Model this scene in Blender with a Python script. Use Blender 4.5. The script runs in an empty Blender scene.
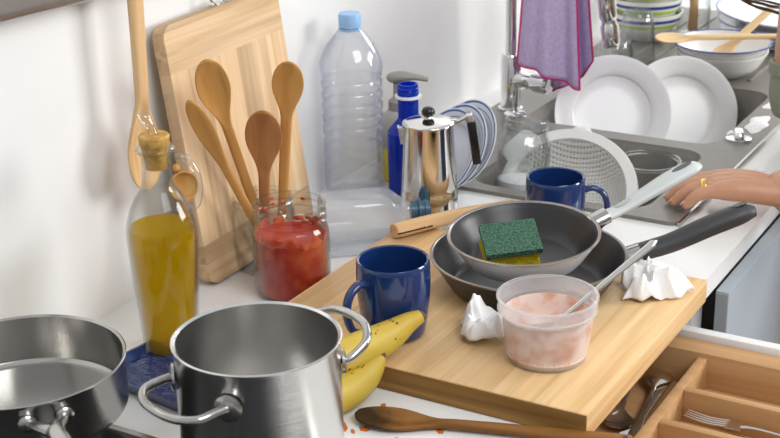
import bpy, bmesh, math, random
from mathutils import Vector as V, Matrix as M, Euler, noise
R = math.radians
PI = math.pi
C = bpy.context.scene.collection
rnd = random.Random(7)
# world frame: x runs along the counter, y points into the wall (wall face y=0), z=0 is the counter top

# ------------------------------------------------------------------ helpers
def sm(bm, ang=40):
    for f in bm.faces: f.smooth = True
    return bm

def obj(name, bm, mat=None, parent=None, loc=None, rot=None, ang=38, flat=False):
    me = bpy.data.meshes.new(name)
    bmesh.ops.recalc_face_normals(bm, faces=bm.faces[:])
    bm.to_mesh(me); bm.free()
    if not flat:
        for p in me.polygons: p.use_smooth = True
        me.set_sharp_from_angle(angle=R(ang))
    if mat: me.materials.append(mat)
    o = bpy.data.objects.new(name, me); C.objects.link(o)
    if parent: o.parent = parent
    if loc: o.location = loc
    if rot: o.rotation_euler = rot
    return o

def tag(o, label=None, cat=None, group=None, kind=None):
    if label: o['label'] = label
    if cat: o['category'] = cat
    if group: o['group'] = group
    if kind: o['kind'] = kind
    return o

def thing(name, label, cat, loc=(0,0,0), rot=(0,0,0), group=None):
    o = bpy.data.objects.new(name, None); C.objects.link(o)
    o.empty_display_size = .02
    o.location = loc; o.rotation_euler = rot
    return tag(o, label, cat, group)

def frame(origin, z, x):
    z = V(z).normalized(); x = V(x); x = (x - z*x.dot(z)).normalized(); y = z.cross(x)
    m = M((x, y, z)).transposed().to_4x4(); m.translation = V(origin)
    return m

def framex(origin, x, z):
    "frame whose x axis is exact and z as near as can be"
    x = V(x).normalized(); z = V(z); z = (z - x*z.dot(x)).normalized(); y = z.cross(x)
    m = M((x, y, z)).transposed().to_4x4(); m.translation = V(origin)
    return m

def place(o, m):
    o.location = m.to_translation(); o.rotation_euler = m.to_euler()

def dup(root, loc=None, rot=None, label=None, group=None):
    r = root.copy(); C.objects.link(r)
    if loc is not None: r.location = loc
    if rot is not None: r.rotation_euler = rot
    if label: r['label'] = label
    if group: r['group'] = group
    for ch in list(root.children):
        c = ch.copy(); C.objects.link(c); c.parent = r
        for g in list(ch.children):
            d = g.copy(); C.objects.link(d); d.parent = c
    return r

def box(bm, x0, x1, y0, y1, z0, z1, bev=0, seg=2, m=None):
    r = bmesh.ops.create_cube(bm, size=1)
    vs = r['verts']
    for v in vs:
        v.co = V(((x0+x1)/2+v.co.x*(x1-x0), (y0+y1)/2+v.co.y*(y1-y0), (z0+z1)/2+v.co.z*(z1-z0)))
    if bev:
        es = list({e for v in vs for e in v.link_edges})
        rr = bmesh.ops.bevel(bm, geom=es, offset=bev, segments=seg, affect='EDGES', profile=.5)
        vs = list({v for f in rr['faces'] for v in f.verts} | {v for v in vs if v.is_valid})
    if m:
        bmesh.ops.transform(bm, matrix=m, verts=[v for v in vs if v.is_valid])
    return bm

def bx(*a, **k):
    return box(bmesh.new(), *a, **k)

def lathe(prof, seg=56, bm=None, m=None):
    bm = bm or bmesh.new(); rings = []; new = []
    for r, z in prof:
        if abs(r) < 1e-6:
            v = bm.verts.new((0,0,z)); rings.append([v]); new.append(v)
        else:
            vs = [bm.verts.new((r*math.cos(2*PI*i/seg), r*math.sin(2*PI*i/seg), z)) for i in range(seg)]
            rings.append(vs); new += vs
    for a, b in zip(rings, rings[1:]):
        if len(a) == 1 and len(b) == 1: continue
        for i in range(seg):
            j = (i+1) % seg
            if len(a) == 1: bm.faces.new((a[0], b[i], b[j]))
            elif len(b) == 1: bm.faces.new((a[i], a[j], b[0]))
            else: bm.faces.new((a[i], a[j], b[j], b[i]))
    if m: bmesh.ops.transform(bm, matrix=m, verts=new)
    return bm

def smooth_prof(pts, n=5):
    "catmull-rom through profile points"
    out = []
    P = [V(p) for p in pts]
    for i in range(len(P)-1):
        p0 = P[max(i-1,0)]; p1 = P[i]; p2 = P[i+1]; p3 = P[min(i+2,len(P)-1)]
        for k in range(n):
            t = k/n
            out.append(.5*((2*p1)+(p2-p0)*t+(2*p0-5*p1+4*p2-p3)*t*t+(3*p1-p0-3*p2+p3)*t**3))
    out.append(P[-1])
    return [tuple(q) for q in out]

def shell(prof, t):
    "outer profile bottom->top turned into a closed wall of thickness t"
    inner = []
    for r, z in reversed(prof):
        inner.append((max(r-t, 0), z))
    zb = prof[0][1]
    inner = [(r, max(z, zb+t)) for r, z in inner]
    if inner[-1][0] > 0: inner.append((0, zb+t))
    return [(0, zb)] + list(prof) + inner

def tube(path, rad, seg=14, bm=None, n=1, flat=1.0, up=None, cap=True):
    bm = bm or bmesh.new()
    if n > 1:
        rs = rad if isinstance(rad, (list, tuple)) else [rad]*len(path)
        q = smooth_prof([tuple(p)+(r,) for p, r in zip(path, rs)], n)
        path = [V(p[:3]) for p in q]; rad = [p[3] for p in q]
    path = [V(p) for p in path]
    if not isinstance(rad, (list, tuple)): rad = [rad]*len(path)
    N = len(path); T = []
    for i in range(N):
        T.append((path[min(i+1,N-1)]-path[max(i-1,0)]).normalized())
    u = V(up) if up else (V((0,0,1)) if abs(T[0].z) < .9 else V((1,0,0)))
    rings = []
    for i in range(N):
        u = (u - T[i]*u.dot(T[i])).normalized(); w = T[i].cross(u)
        rings.append([bm.verts.new(path[i]+(u*math.sin(2*PI*k/seg)*flat+w*math.cos(2*PI*k/seg))*rad[i]) for k in range(seg)])
    for a, b in zip(rings, rings[1:]):
        for k in range(seg):
            j = (k+1) % seg
            bm.faces.new((a[k], a[j], b[j], b[k]))
    if cap:
        for rg in (rings[0], rings[-1]): bm.faces.new(rg)
    return bm

def closed_tube(path, rad, seg=10, bm=None):
    bm = bm or bmesh.new(); path = [V(p) for p in path]; N = len(path); rings = []
    cen = sum(path, V())/N
    for i in range(N):
        t = (path[(i+1)%N]-path[i-1]).normalized(); u = (path[i]-cen); u = (u-t*u.dot(t)).normalized(); w = t.cross(u)
        rings.append([bm.verts.new(path[i]+(u*math.sin(2*PI*k/seg)+w*math.cos(2*PI*k/seg))*rad) for k in range(seg)])
    for i in range(N):
        a, b = rings[i], rings[(i+1)%N]
        for k in range(seg):
            j = (k+1)%seg; bm.faces.new((a[k], a[j], b[j], b[k]))
    return bm

def loft(stations, seg=20):
    "stations: list of rings (lists of Vectors); closed with end caps"
    bm = bmesh.new(); rings = [[bm.verts.new(p) for p in st] for st in stations]
    for a, b in zip(rings, rings[1:]):
        n = len(a)
        for k in range(n):
            j = (k+1)%n; bm.faces.new((a[k], a[j], b[j], b[k]))
    bm.faces.new(rings[0]); bm.faces.new(rings[-1])
    return bm

def lerp_table(tab, s):
    for (s0, v0), (s1, v1) in zip(tab, tab[1:]):
        if s <= s1:
            t = (s-s0)/(s1-s0) if s1 > s0 else 0; t = t*t*(3-2*t)
            return v0+(v1-v0)*t
    return tab[-1][1]

def spoon_bm(L, bowlL, bowlW, hw0, hw1, ht=.0045, depth=.010, bend=.012, seg=24, n=70, thick=.0035):
    """spoon along +x: handle end at x=0, bowl tip at x=L; hollow faces +z. hw0/hw1: handle half-width at end / at neck"""
    st = []
    xb = L-bowlL
    for i in range(n+1):
        s = i/n
        x = xb*(i/(n*.45)) if i < n*.45 else xb+bowlL*math.sin(PI/2*min(1, (i-n*.45)/(n*.55)))
        if x < xb:
            a = x/xb; w = hw0+(hw1-hw0)*a
            if x < hw0*1.2: w = hw0*math.sqrt(max(.02, 1-(1-x/(hw0*1.2))**2))
            t = ht*(1 if x > .004 else .6); d = 0
        else:
            b = min(1.0, (x-xb)/bowlL)
            bc = .60
            w = hw1+(bowlW-hw1)*(.5-.5*math.cos(PI*b/bc)) if b < bc else max(.0012, bowlW*math.sqrt(max(0, 1-((b-bc)/(1-bc))**2.2)))
            t = ht*(1-b)**2+thick*(1-(1-b)**2); t *= (1 if b < .985 else .5)
            d = depth*max(0, math.sin(PI*b))**.8
        z0 = -bend*(max(0, x-xb*.55)/(L-xb*.55))**2+(bend*1.1)*max(0, (x-xb)/bowlL)**2
        ring = []
        for k in range(seg):
            a = 2*PI*k/seg; u = math.cos(a); v = math.sin(a)
            yy = w*math.copysign(abs(u)**.8, u); zz = t*math.copysign(abs(v)**.8, v)
            zz -= d*(1-min(1, (yy/max(w,1e-5))**2))
            ring.append(V((x, yy, z0+zz)))
        st.append(ring)
    return loft(st)

def rounded_rect(w, h, r, n=6):
    pts = []
    for cx, cy, a0 in ((w/2-r, h/2-r, 0), (-w/2+r, h/2-r, 90), (-w/2+r, -h/2+r, 180), (w/2-r, -h/2+r, 270)):
        for k in range(n+1):
            a = R(a0+90*k/n); pts.append((cx+r*math.cos(a), cy+r*math.sin(a)))
    return pts

def prism(pts, z0, z1, bev=0, seg=2, holes=()):
    bm = bmesh.new()
    vs = [bm.verts.new((x, y, z0)) for x, y in pts]
    f = bm.faces.new(vs)
    r = bmesh.ops.extrude_face_region(bm, geom=[f])
    for v in r['geom']:
        if isinstance(v, bmesh.types.BMVert): v.co.z = z1
    if bev:
        es = [e for e in bm.edges if abs(e.verts[0].co.z-e.verts[1].co.z) < 1e-7]
        bmesh.ops.bevel(bm, geom=es, offset=bev, segments=seg, affect='EDGES', profile=.5)
    return bm

def rrloft(sections, n=6):
    "sections: (z, w, h, r) rounded rectangles lofted, end capped"
    return loft([[V((x, y, z)) for x, y in rounded_rect(w, h, min(r, w/2-1e-4, h/2-1e-4), n)] for z, w, h, r in sections])

def xf(bm, m):
    bmesh.ops.transform(bm, matrix=m, verts=bm.verts[:]); return bm

def ring_wall(bm, R0, R1, z0, z1):
    return lathe([(R0, z0), (R1, z0), (R1, z1), (R0, z1), (R0, z0)], bm=bm)

# ------------------------------------------------------------------ materials
def new_mat(name):
    m = bpy.data.materials.new(name); m.use_nodes = True
    nt = m.node_tree; b = nt.nodes['Principled BSDF']
    return m, nt, b, nt.nodes, nt.links

def pm(name, col, rough=.5, metal=0, spec=.5, coat=0, bump=0, bscale=80, var=0, vscale=30, sss=0, trans=0, ior=1.45, sheen=0, stretch=None):
    m, nt, b, N, L = new_mat(name)
    b.inputs['Base Color'].default_value = (*col, 1); b.inputs['Roughness'].default_value = rough
    b.inputs['Metallic'].default_value = metal; b.inputs['Specular IOR Level'].default_value = spec
    b.inputs['Coat Weight'].default_value = coat; b.inputs['IOR'].default_value = ior
    b.inputs['Transmission Weight'].default_value = trans; b.inputs['Sheen Weight'].default_value = sheen
    if sss:
        b.inputs['Subsurface Weight'].default_value = sss; b.inputs['Subsurface Radius'].default_value = (.01, .005, .003); b.inputs['Subsurface Scale'].default_value = 1
    tc = N.new('ShaderNodeTexCoord'); mp = N.new('ShaderNodeMapping'); L.new(tc.outputs['Object'], mp.inputs[0])
    if stretch: mp.inputs['Scale'].default_value = stretch
    if var:
        n = N.new('ShaderNodeTexNoise'); n.inputs['Scale'].default_value = vscale; n.inputs['Detail'].default_value = 4
        L.new(mp.outputs[0], n.inputs['Vector'])
        h = N.new('ShaderNodeMix'); h.data_type = 'RGBA'
        h.inputs[6].default_value = (*[c*(1-var) for c in col], 1); h.inputs[7].default_value = (*[min(1, c*(1+var)) for c in col], 1)
        L.new(n.outputs[0], h.inputs[0]); L.new(h.outputs[2], b.inputs['Base Color'])
    if bump:
        n = N.new('ShaderNodeTexNoise'); n.inputs['Scale'].default_value = bscale; n.inputs['Detail'].default_value = 3
        L.new(mp.outputs[0], n.inputs['Vector'])
        bp = N.new('ShaderNodeBump'); bp.inputs['Strength'].default_value = bump; bp.inputs['Distance'].default_value = .002
        L.new(n.outputs[0], bp.inputs['Height']); L.new(bp.outputs[0], b.inputs['Normal'])
    return m

def wood(name, c1, c2, c3, axis='x', scale=1.0, plank=0, plank_axis='y', rough=.45, dark_end=None):
    """streaked wood, grain along axis; plank = strip width"""
    m, nt, b, N, L = new_mat(name)
    tc = N.new('ShaderNodeTexCoord'); mp = N.new('ShaderNodeMapping')
    s = {'x': (3, 70, 70), 'y': (70, 3, 70), 'z': (70, 70, 3)}[axis]
    mp.inputs['Scale'].default_value = tuple(k*scale for k in s)
    if plank:
        sp = N.new('ShaderNodeSeparateXYZ'); L.new(tc.outputs['Object'], sp.inputs[0])
        dv = N.new('ShaderNodeMath'); dv.operation = 'DIVIDE'; dv.inputs[1].default_value = plank
        L.new(sp.outputs['XYZ'.index(plank_axis.upper())], dv.inputs[0])
        fl = N.new('ShaderNodeMath'); fl.operation = 'FLOOR'; L.new(dv.outputs[0], fl.inputs[0])
        wn = N.new('ShaderNodeTexWhiteNoise'); wn.noise_dimensions = '1D'; L.new(fl.outputs[0], wn.inputs['W'])
        ad = N.new('ShaderNodeVectorMath'); ad.operation = 'ADD'
        L.new(tc.outputs['Object'], ad.inputs[0]); L.new(wn.outputs['Color'], ad.inputs[1]); L.new(ad.outputs[0], mp.inputs[0])
    else:
        L.new(tc.outputs['Object'], mp.inputs[0])
    n = N.new('ShaderNodeTexNoise'); n.inputs['Scale'].default_value = 1; n.inputs['Detail'].default_value = 6; n.inputs['Distortion'].default_value = .6
    L.new(mp.outputs[0], n.inputs['Vector'])
    cr = N.new('ShaderNodeValToRGB'); e = cr.color_ramp.elements
    e[0].position = .28; e[0].color = (*c3, 1); e[1].position = .72; e[1].color = (*c1, 1)
    k = cr.color_ramp.elements.new(.5); k.color = (*c2, 1)
    L.new(n.outputs[0], cr.inputs[0]); out = cr.outputs[0]
    if plank:
        mx = N.new('ShaderNodeMix'); mx.data_type = 'RGBA'; mx.blend_type = 'MULTIPLY'; mx.inputs[0].default_value = 1
        mr = N.new('ShaderNodeMapRange'); mr.inputs['To Min'].default_value = .80; mr.inputs['To Max'].default_value = 1.12
        L.new(wn.outputs['Value'], mr.inputs['Value']); L.new(out, mx.inputs[6]); L.new(mr.outputs[0], mx.inputs[7]); out = mx.outputs[2]
    if dark_end:                                   # a stained patch with a shape of its own
        px, rad, dc = dark_end
        dd = N.new('ShaderNodeVectorMath'); dd.operation = 'DISTANCE'; L.new(tc.outputs['Object'], dd.inputs[0]); dd.inputs[1].default_value = px
        nn = N.new('ShaderNodeTexNoise'); nn.inputs['Scale'].default_value = 60; L.new(tc.outputs['Object'], nn.inputs['Vector'])
        a2 = N.new('ShaderNodeMath'); a2.operation = 'MULTIPLY_ADD'; L.new(nn.outputs[0], a2.inputs[0]); a2.inputs[1].default_value = rad*.9; L.new(dd.outputs['Value'], a2.inputs[2])
        mr = N.new('ShaderNodeMapRange'); mr.inputs['From Min'].default_value = rad*.9; mr.inputs['From Max'].default_value = rad*1.7
        mr.inputs['To Min'].default_value = .9; mr.inputs['To Max'].default_value = 0; L.new(a2.outputs[0], mr.inputs['Value'])
        mx = N.new('ShaderNodeMix'); mx.data_type = 'RGBA'; L.new(mr.outputs[0], mx.inputs[0]); L.new(out, mx.inputs[6]); mx.inputs[7].default_value = (*dc, 1); out = mx.outputs[2]
    L.new(out, b.inputs['Base Color']); b.inputs['Roughness'].default_value = rough; b.inputs['Specular IOR Level'].default_value = .22
    bp = N.new('ShaderNodeBump'); bp.inputs['Strength'].default_value = .12; bp.inputs['Distance'].default_value = .001
    L.new(n.outputs[0], bp.inputs['Height']); L.new(bp.outputs[0], b.inputs['Normal'])
    return m

def thin_glass(name, tint=(.97,.98,.98), edge=(.75,.78,.78), lo=.05, hi=.55, rough=.02, milk=0, milkcol=(.9,.9,.9), bump=0, bscale=60, refl=(1,1,1)):
    "clear wall: transparent, tinted more at grazing angles, plus a gloss reflection; optional milky part"
    m, nt, b, N, L = new_mat(name); N.remove(b)
    out = N['Material Output']
    lw = N.new('ShaderNodeLayerWeight'); lw.inputs['Blend'].default_value = .5
    mc = N.new('ShaderNodeMix'); mc.data_type = 'RGBA'; mc.inputs[6].default_value = (*tint, 1); mc.inputs[7].default_value = (*edge, 1)
    pw = N.new('ShaderNodeMath'); pw.operation = 'POWER'; pw.inputs[1].default_value = 2.2; L.new(lw.outputs['Facing'], pw.inputs[0]); L.new(pw.outputs[0], mc.inputs[0])
    tr = N.new('ShaderNodeBsdfTransparent'); L.new(mc.outputs[2], tr.inputs[0])
    gl = N.new('ShaderNodeBsdfGlossy'); gl.inputs['Roughness'].default_value = rough; gl.inputs[0].default_value = (*refl, 1)
    p4 = N.new('ShaderNodeMath'); p4.operation = 'POWER'; p4.inputs[1].default_value = 3; L.new(lw.outputs['Facing'], p4.inputs[0])
    mr = N.new('ShaderNodeMapRange'); mr.inputs['To Min'].default_value = lo; mr.inputs['To Max'].default_value = hi; L.new(p4.outputs[0], mr.inputs['Value'])
    mx = N.new('ShaderNodeMixShader'); L.new(mr.outputs[0], mx.inputs[0]); L.new(tr.outputs[0], mx.inputs[1]); L.new(gl.outputs[0], mx.inputs[2])
    last = mx
    if milk:
        df = N.new('ShaderNodeBsdfDiffuse'); df.inputs[0].default_value = (*milkcol, 1)
        tl = N.new('ShaderNodeBsdfTranslucent'); tl.inputs[0].default_value = (*milkcol, 1)
        a = N.new('ShaderNodeMixShader'); a.inputs[0].default_value = .5; L.new(df.outputs[0], a.inputs[1]); L.new(tl.outputs[0], a.inputs[2])
        c = N.new('ShaderNodeMixShader'); c.inputs[0].default_value = milk; L.new(mx.outputs[0], c.inputs[1]); L.new(a.outputs[0], c.inputs[2]); last = c
    if bump:
        tc = N.new('ShaderNodeTexCoord'); n = N.new('ShaderNodeTexNoise'); n.inputs['Scale'].default_value = bscale; L.new(tc.outputs['Object'], n.inputs['Vector'])
        bp = N.new('ShaderNodeBump'); bp.inputs['Strength'].default_value = bump; bp.inputs['Distance'].default_value = .004
        L.new(n.outputs[0], bp.inputs['Height']); L.new(bp.outputs[0], gl.inputs['Normal']); L.new(bp.outputs[0], lw.inputs['Normal'])
    L.new(last.outputs[0], out.inputs[0])
    return m

def liquid(name, tcol, dcol, mix=.5, gloss=.06):
    m, nt, b, N, L = new_mat(name); N.remove(b); out = N['Material Output']
    tr = N.new('ShaderNodeBsdfTransparent'); tr.inputs[0].default_value = (*tcol, 1)
    df = N.new('ShaderNodeBsdfDiffuse'); df.inputs[0].default_value = (*dcol, 1)
    tl = N.new('ShaderNodeBsdfTranslucent'); tl.inputs[0].default_value = (*dcol, 1)
    a = N.new('ShaderNodeMixShader'); a.inputs[0].default_value = .6; L.new(df.outputs[0], a.inputs[1]); L.new(tl.outputs[0], a.inputs[2])
    c = N.new('ShaderNodeMixShader'); c.inputs[0].default_value = mix; L.new(tr.outputs[0], c.inputs[1]); L.new(a.outputs[0], c.inputs[2])
    g = N.new('ShaderNodeBsdfGlossy'); g.inputs['Roughness'].default_value = .03
    d = N.new('ShaderNodeMixShader'); d.inputs[0].default_value = gloss; L.new(c.outputs[0], d.inputs[1]); L.new(g.outputs[0], d.inputs[2])
    L.new(d.outputs[0], out.inputs[0]); return m

def noisy2(name, ca, cb, scale=30, lo=.4, hi=.6, rough=.4, bump=.3, coat=0, detail=5, stretch=None, bd=.003):
    m, nt, b, N, L = new_mat(name)
    tc = N.new('ShaderNodeTexCoord'); n = N.new('ShaderNodeTexNoise'); n.inputs['Scale'].default_value = scale; n.inputs['Detail'].default_value = detail
    mp = N.new('ShaderNodeMapping'); L.new(tc.outputs['Object'], mp.inputs[0]); L.new(mp.outputs[0], n.inputs['Vector'])
    if stretch: mp.inputs['Scale'].default_value = stretch
    cr = N.new('ShaderNodeValToRGB'); e = cr.color_ramp.elements
    e[0].position = lo; e[0].color = (*ca, 1); e[1].position = hi; e[1].color = (*cb, 1)
    L.new(n.outputs[0], cr.inputs[0]); L.new(cr.outputs[0], b.inputs['Base Color'])
    b.inputs['Roughness'].default_value = rough; b.inputs['Coat Weight'].default_value = coat
    bp = N.new('ShaderNodeBump'); bp.inputs['Strength'].default_value = bump; bp.inputs['Distance'].default_value = bd
    L.new(n.outputs[0], bp.inputs['Height']); L.new(bp.outputs[0], b.inputs['Normal'])
    return m

def zbands(name, bands, base, rough=.2, coat=.3, axis=2):
    "solid colour bands by local height: list of (z0, z1, colour)"
    m, nt, b, N, L = new_mat(name)
    tc = N.new('ShaderNodeTexCoord'); sp = N.new('ShaderNodeSeparateXYZ'); L.new(tc.outputs['Object'], sp.inputs[0])
    cur = None
    for z0, z1, col in bands:
        a = N.new('ShaderNodeMath'); a.operation = 'GREATER_THAN'; a.inputs[1].default_value = z0; L.new(sp.outputs[axis], a.inputs[0])
        c = N.new('ShaderNodeMath'); c.operation = 'LESS_THAN'; c.inputs[1].default_value = z1; L.new(sp.outputs[axis], c.inputs[0])
        d = N.new('ShaderNodeMath'); d.operation = 'MULTIPLY'; L.new(a.outputs[0], d.inputs[0]); L.new(c.outputs[0], d.inputs[1])
        mx = N.new('ShaderNodeMix'); mx.data_type = 'RGBA'; L.new(d.outputs[0], mx.inputs[0])
        if cur: L.new(cur, mx.inputs[6])
        else: mx.inputs[6].default_value = (*base, 1)
        mx.inputs[7].default_value = (*col, 1); cur = mx.outputs[2]
    L.new(cur, b.inputs['Base Color']); b.inputs['Roughness'].default_value = rough; b.inputs['Coat Weight'].default_value = coat
    return m

def rbands(name, bands, base, rough=.15):
    "rings of colour by local radius"
    m, nt, b, N, L = new_mat(name)
    tc = N.new('ShaderNodeTexCoord'); sp = N.new('ShaderNodeVectorMath'); sp.operation = 'MULTIPLY'; sp.inputs[1].default_value = (1,1,0); L.new(tc.outputs['Object'], sp.inputs[0])
    ln = N.new('ShaderNodeVectorMath'); ln.operation = 'LENGTH'; L.new(sp.outputs[0], ln.inputs[0]); cur = None
    for r0, r1, col in bands:
        a = N.new('ShaderNodeMath'); a.operation = 'GREATER_THAN'; a.inputs[1].default_value = r0; L.new(ln.outputs['Value'], a.inputs[0])
        c = N.new('ShaderNodeMath'); c.operation = 'LESS_THAN'; c.inputs[1].default_value = r1; L.new(ln.outputs['Value'], c.inputs[0])
        d = N.new('ShaderNodeMath'); d.operation = 'MULTIPLY'; L.new(a.outputs[0], d.inputs[0]); L.new(c.outputs[0], d.inputs[1])
        mx = N.new('ShaderNodeMix'); mx.data_type = 'RGBA'; L.new(d.outputs[0], mx.inputs[0])
        if cur: L.new(cur, mx.inputs[6])
        else: mx.inputs[6].default_value = (*base, 1)
        mx.inputs[7].default_value = (*col, 1); cur = mx.outputs[2]
    L.new(cur, b.inputs['Base Color']); b.inputs['Roughness'].default_value = rough; b.inputs['Coat Weight'].default_value = .2
    return m

def brushed(name, col=(.62,.61,.59), rough=.24, bump=.05, stretch=(2,2,220), scale=6):
    return pm(name, col, rough, 1, bump=bump, bscale=scale, stretch=stretch)

m_wall = noisy2('wall_paint', (.80,.795,.785), (.83,.828,.82), 6, .3, .7, .32, .02)
m_counter = noisy2('white_laminate', (.78,.775,.76), (.81,.805,.79), 15, .3, .7, .22, .01)
m_floor = wood('floor_oak', (.36,.24,.14), (.30,.19,.11), (.22,.14,.08), 'x', .4, .14)
m_door = pm('greyblue_front', (.33,.37,.41), .35)
m_dooredge = pm('grey_edge', (.28,.30,.32), .4)
m_white = pm('white_lacquer', (.82,.82,.82), .3)
m_steel = brushed('brushed_steel', (.47,.46,.44), .20)
m_steel_in = brushed('brushed_steel_inside', (.60,.585,.56), .27, .04)
m_steel_pot = brushed('brushed_steel_pot', (.72,.71,.69), .24)
m_chrome = pm('chrome', (.78,.78,.78), .06, 1)
m_polish = pm('polished_steel', (.72,.70,.67), .09, 1)
m_sink = pm('grey_sink', (.20,.185,.165), .36, 0, var=.12, vscale=60)
m_blackglass = pm('black_hob', (.012,.012,.013), .12)
m_iron = pm('cast_iron', (.015,.015,.016), .5, bump=.2, bscale=400)
m_nonstick = pm('nonstick_black', (.022,.022,.024), .33, bump=.06, bscale=700, var=.2, vscale=20)
m_nonstick_out = pm('dark_pan_outside', (.035,.034,.034), .35)
m_ltgrey = pm('light_grey_enamel', (.86,.87,.88), .22, coat=.3)
m_greyhandle = pm('light_grey_handle', (.55,.58,.57), .35)
m_dkhandle = pm('dark_grey_handle', (.045,.046,.048), .45)
m_blue = pm('blue_glaze', (.008,.030,.125), .10, coat=.6, var=.15, vscale=20)
m_blueglass = thin_glass('cobalt_glass', (.03,.14,.75), (.0,.03,.35), .04, .5, .03, milk=.5, milkcol=(.008,.09,.72))
m_bam = wood('bamboo', (.83,.59,.32), (.75,.50,.25), (.62,.38,.165), 'x', 1, .042, 'y', .42)
m_bam_side = wood('bamboo_side', (.36,.20,.06), (.28,.145,.04), (.14,.068,.018), 'y', .9, 0, rough=.45)
m_lean = wood('pale_board', (.74,.55,.35), (.66,.46,.27), (.55,.36,.19), 'z', 1, .034, 'x', .5)
m_lean_end = wood('pale_board_band', (.72,.52,.32), (.60,.41,.235), (.46,.29,.15), 'x', 1, .03, 'z', .5)
m_w_pale = wood('pale_spoon_wood', (.74,.51,.29), (.65,.42,.21), (.50,.29,.13), 'x', .8)
m_w_honey = wood('honey_spoon_wood', (.62,.36,.13), (.53,.28,.085), (.40,.19,.05), 'x', .8)
m_w_red = wood('reddish_spoon_wood', (.50,.25,.105), (.42,.19,.07), (.32,.13,.045), 'x', .8)
m_w_light = wood('light_spoon_wood', (.78,.60,.36), (.70,.51,.28), (.58,.39,.20), 'x', .8)
m_w_dirty = wood('used_spoon_wood', (.34,.17,.05), (.24,.105,.025), (.14,.05,.010), 'x', .8, dark_end=((.280, .006, 0), .034, (.010,.004,.0015)))
m_drawer = wood('beech_tray', (.56,.34,.165), (.50,.29,.135), (.43,.24,.10), 'y', .8)
m_glass = thin_glass('clear_glass', (.98,.985,.983), (.50,.53,.52), .014, .7, .02)
m_glass_rip = thin_glass('rippled_glass', (.95,.96,.96), (.40,.43,.43), .06, .7, .03, bump=.6, bscale=60)
m_pet = thin_glass('clear_plastic', (.985,.985,.99), (.62,.65,.74), .035, .6, .06, milk=.07, milkcol=(.90,.92,.97), bump=.2, bscale=35)
m_pet2 = thin_glass('cloudy_plastic', (.97,.975,.98), (.50,.54,.58), .06, .65, .06, milk=.24, milkcol=(.90,.93,.96), bump=.3, bscale=30)
m_tub = thin_glass('frosted_plastic', (.96,.96,.965), (.85,.86,.88), .03, .35, .12, milk=.30, milkcol=(.92,.90,.90))
m_tubres = noisy2('orange_residue', (.80,.64,.57), (.60,.20,.05), 40, .46, .72, .35, .3)
m_oil = liquid('olive_oil', (.95,.76,.06), (.62,.44,.006), .55, .03)
m_cork = noisy2('cork', (.60,.36,.10), (.44,.23,.035), 120, .4, .6, .6, .2)
m_tom = noisy2('tomato_sauce', (.38,.012,.006), (.48,.07,.02), 60, .42, .68, .35, .5)
m_tomresid = noisy2('tomato_smear', (.45,.04,.02), (.55,.14,.06), 60, .4, .6, .3, .3)
m_banana = None
m_plate = pm('white_porcelain', (.80,.80,.80), .2, coat=.15)
m_platebl = rbands('porcelain_blue_lines', [(.0630,.0658,(.03,.10,.34)), (.0550,.0562,(.08,.17,.42))], (.80,.82,.84))
m_enamel = pm('white_enamel', (.80,.79,.77), .15, coat=.4)
m_bluerim = pm('blue_rim', (.03,.06,.25), .2)
m_plastic_w = pm('white_plastic', (.72,.71,.68), .4)
m_foam = noisy2('soap_foam', (.90,.90,.90), (.80,.80,.80), 250, .4, .6, .6, .6)
m_paper = pm('white_paper', (.86,.855,.84), .8, bump=.15, bscale=120)
m_green = noisy2('green_scourer', (.018,.075,.045), (.09,.20,.13), 420, .38, .62, .9, 1.0, bd=.004)
m_yellow = noisy2('yellow_foam', (.62,.45,.0), (.74,.56,.01), 240, .35, .6, .85, .6)
m_yelplain = pm('yellow_plastic', (.85,.70,.02), .35)
m_pump = pm('taupe_plastic', (.28,.265,.235), .35)
m_capblue = pm('pale_blue_cap', (.28,.48,.75), .4)
m_neckblue = pm('steel_blue_plastic', (.05,.12,.19), .3, trans=0)
m_black = pm('black_plastic', (.012,.012,.012), .25)
m_purple = noisy2('lilac_cloth', (.47,.37,.60), (.56,.46,.68), 160, .35, .65, .9, .4)
m_magenta = pm('magenta_stitching', (.55,.02,.18), .8)
m_skin = pm('skin', (.55,.285,.175), .45, sss=.12, bump=.25, bscale=180, var=.10, vscale=60)
m_nail = pm('nail', (.60,.33,.25), .25)
m_gold = pm('gold', (.85,.55,.16), .18, 1)
m_sage = pm('sage_shirt', (.27,.28,.21), .85, bump=.3, bscale=300)
m_jeans = pm('dark_trousers', (.05,.07,.12), .9)
m_hair = pm('dark_brown_hair', (.075,.043,.025), .4, stretch=(60,60,4), var=.5, vscale=2)
m_eye = pm('eye_white', (.8,.8,.8), .2); m_iris = pm('iris', (.06,.035,.02), .2); m_lip = pm('lips', (.45,.16,.13), .4)
m_shoe = pm('shoe_leather', (.04,.03,.03), .5)
m_sauce = pm('sauce_drops', (.60,.16,.03), .3)

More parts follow.
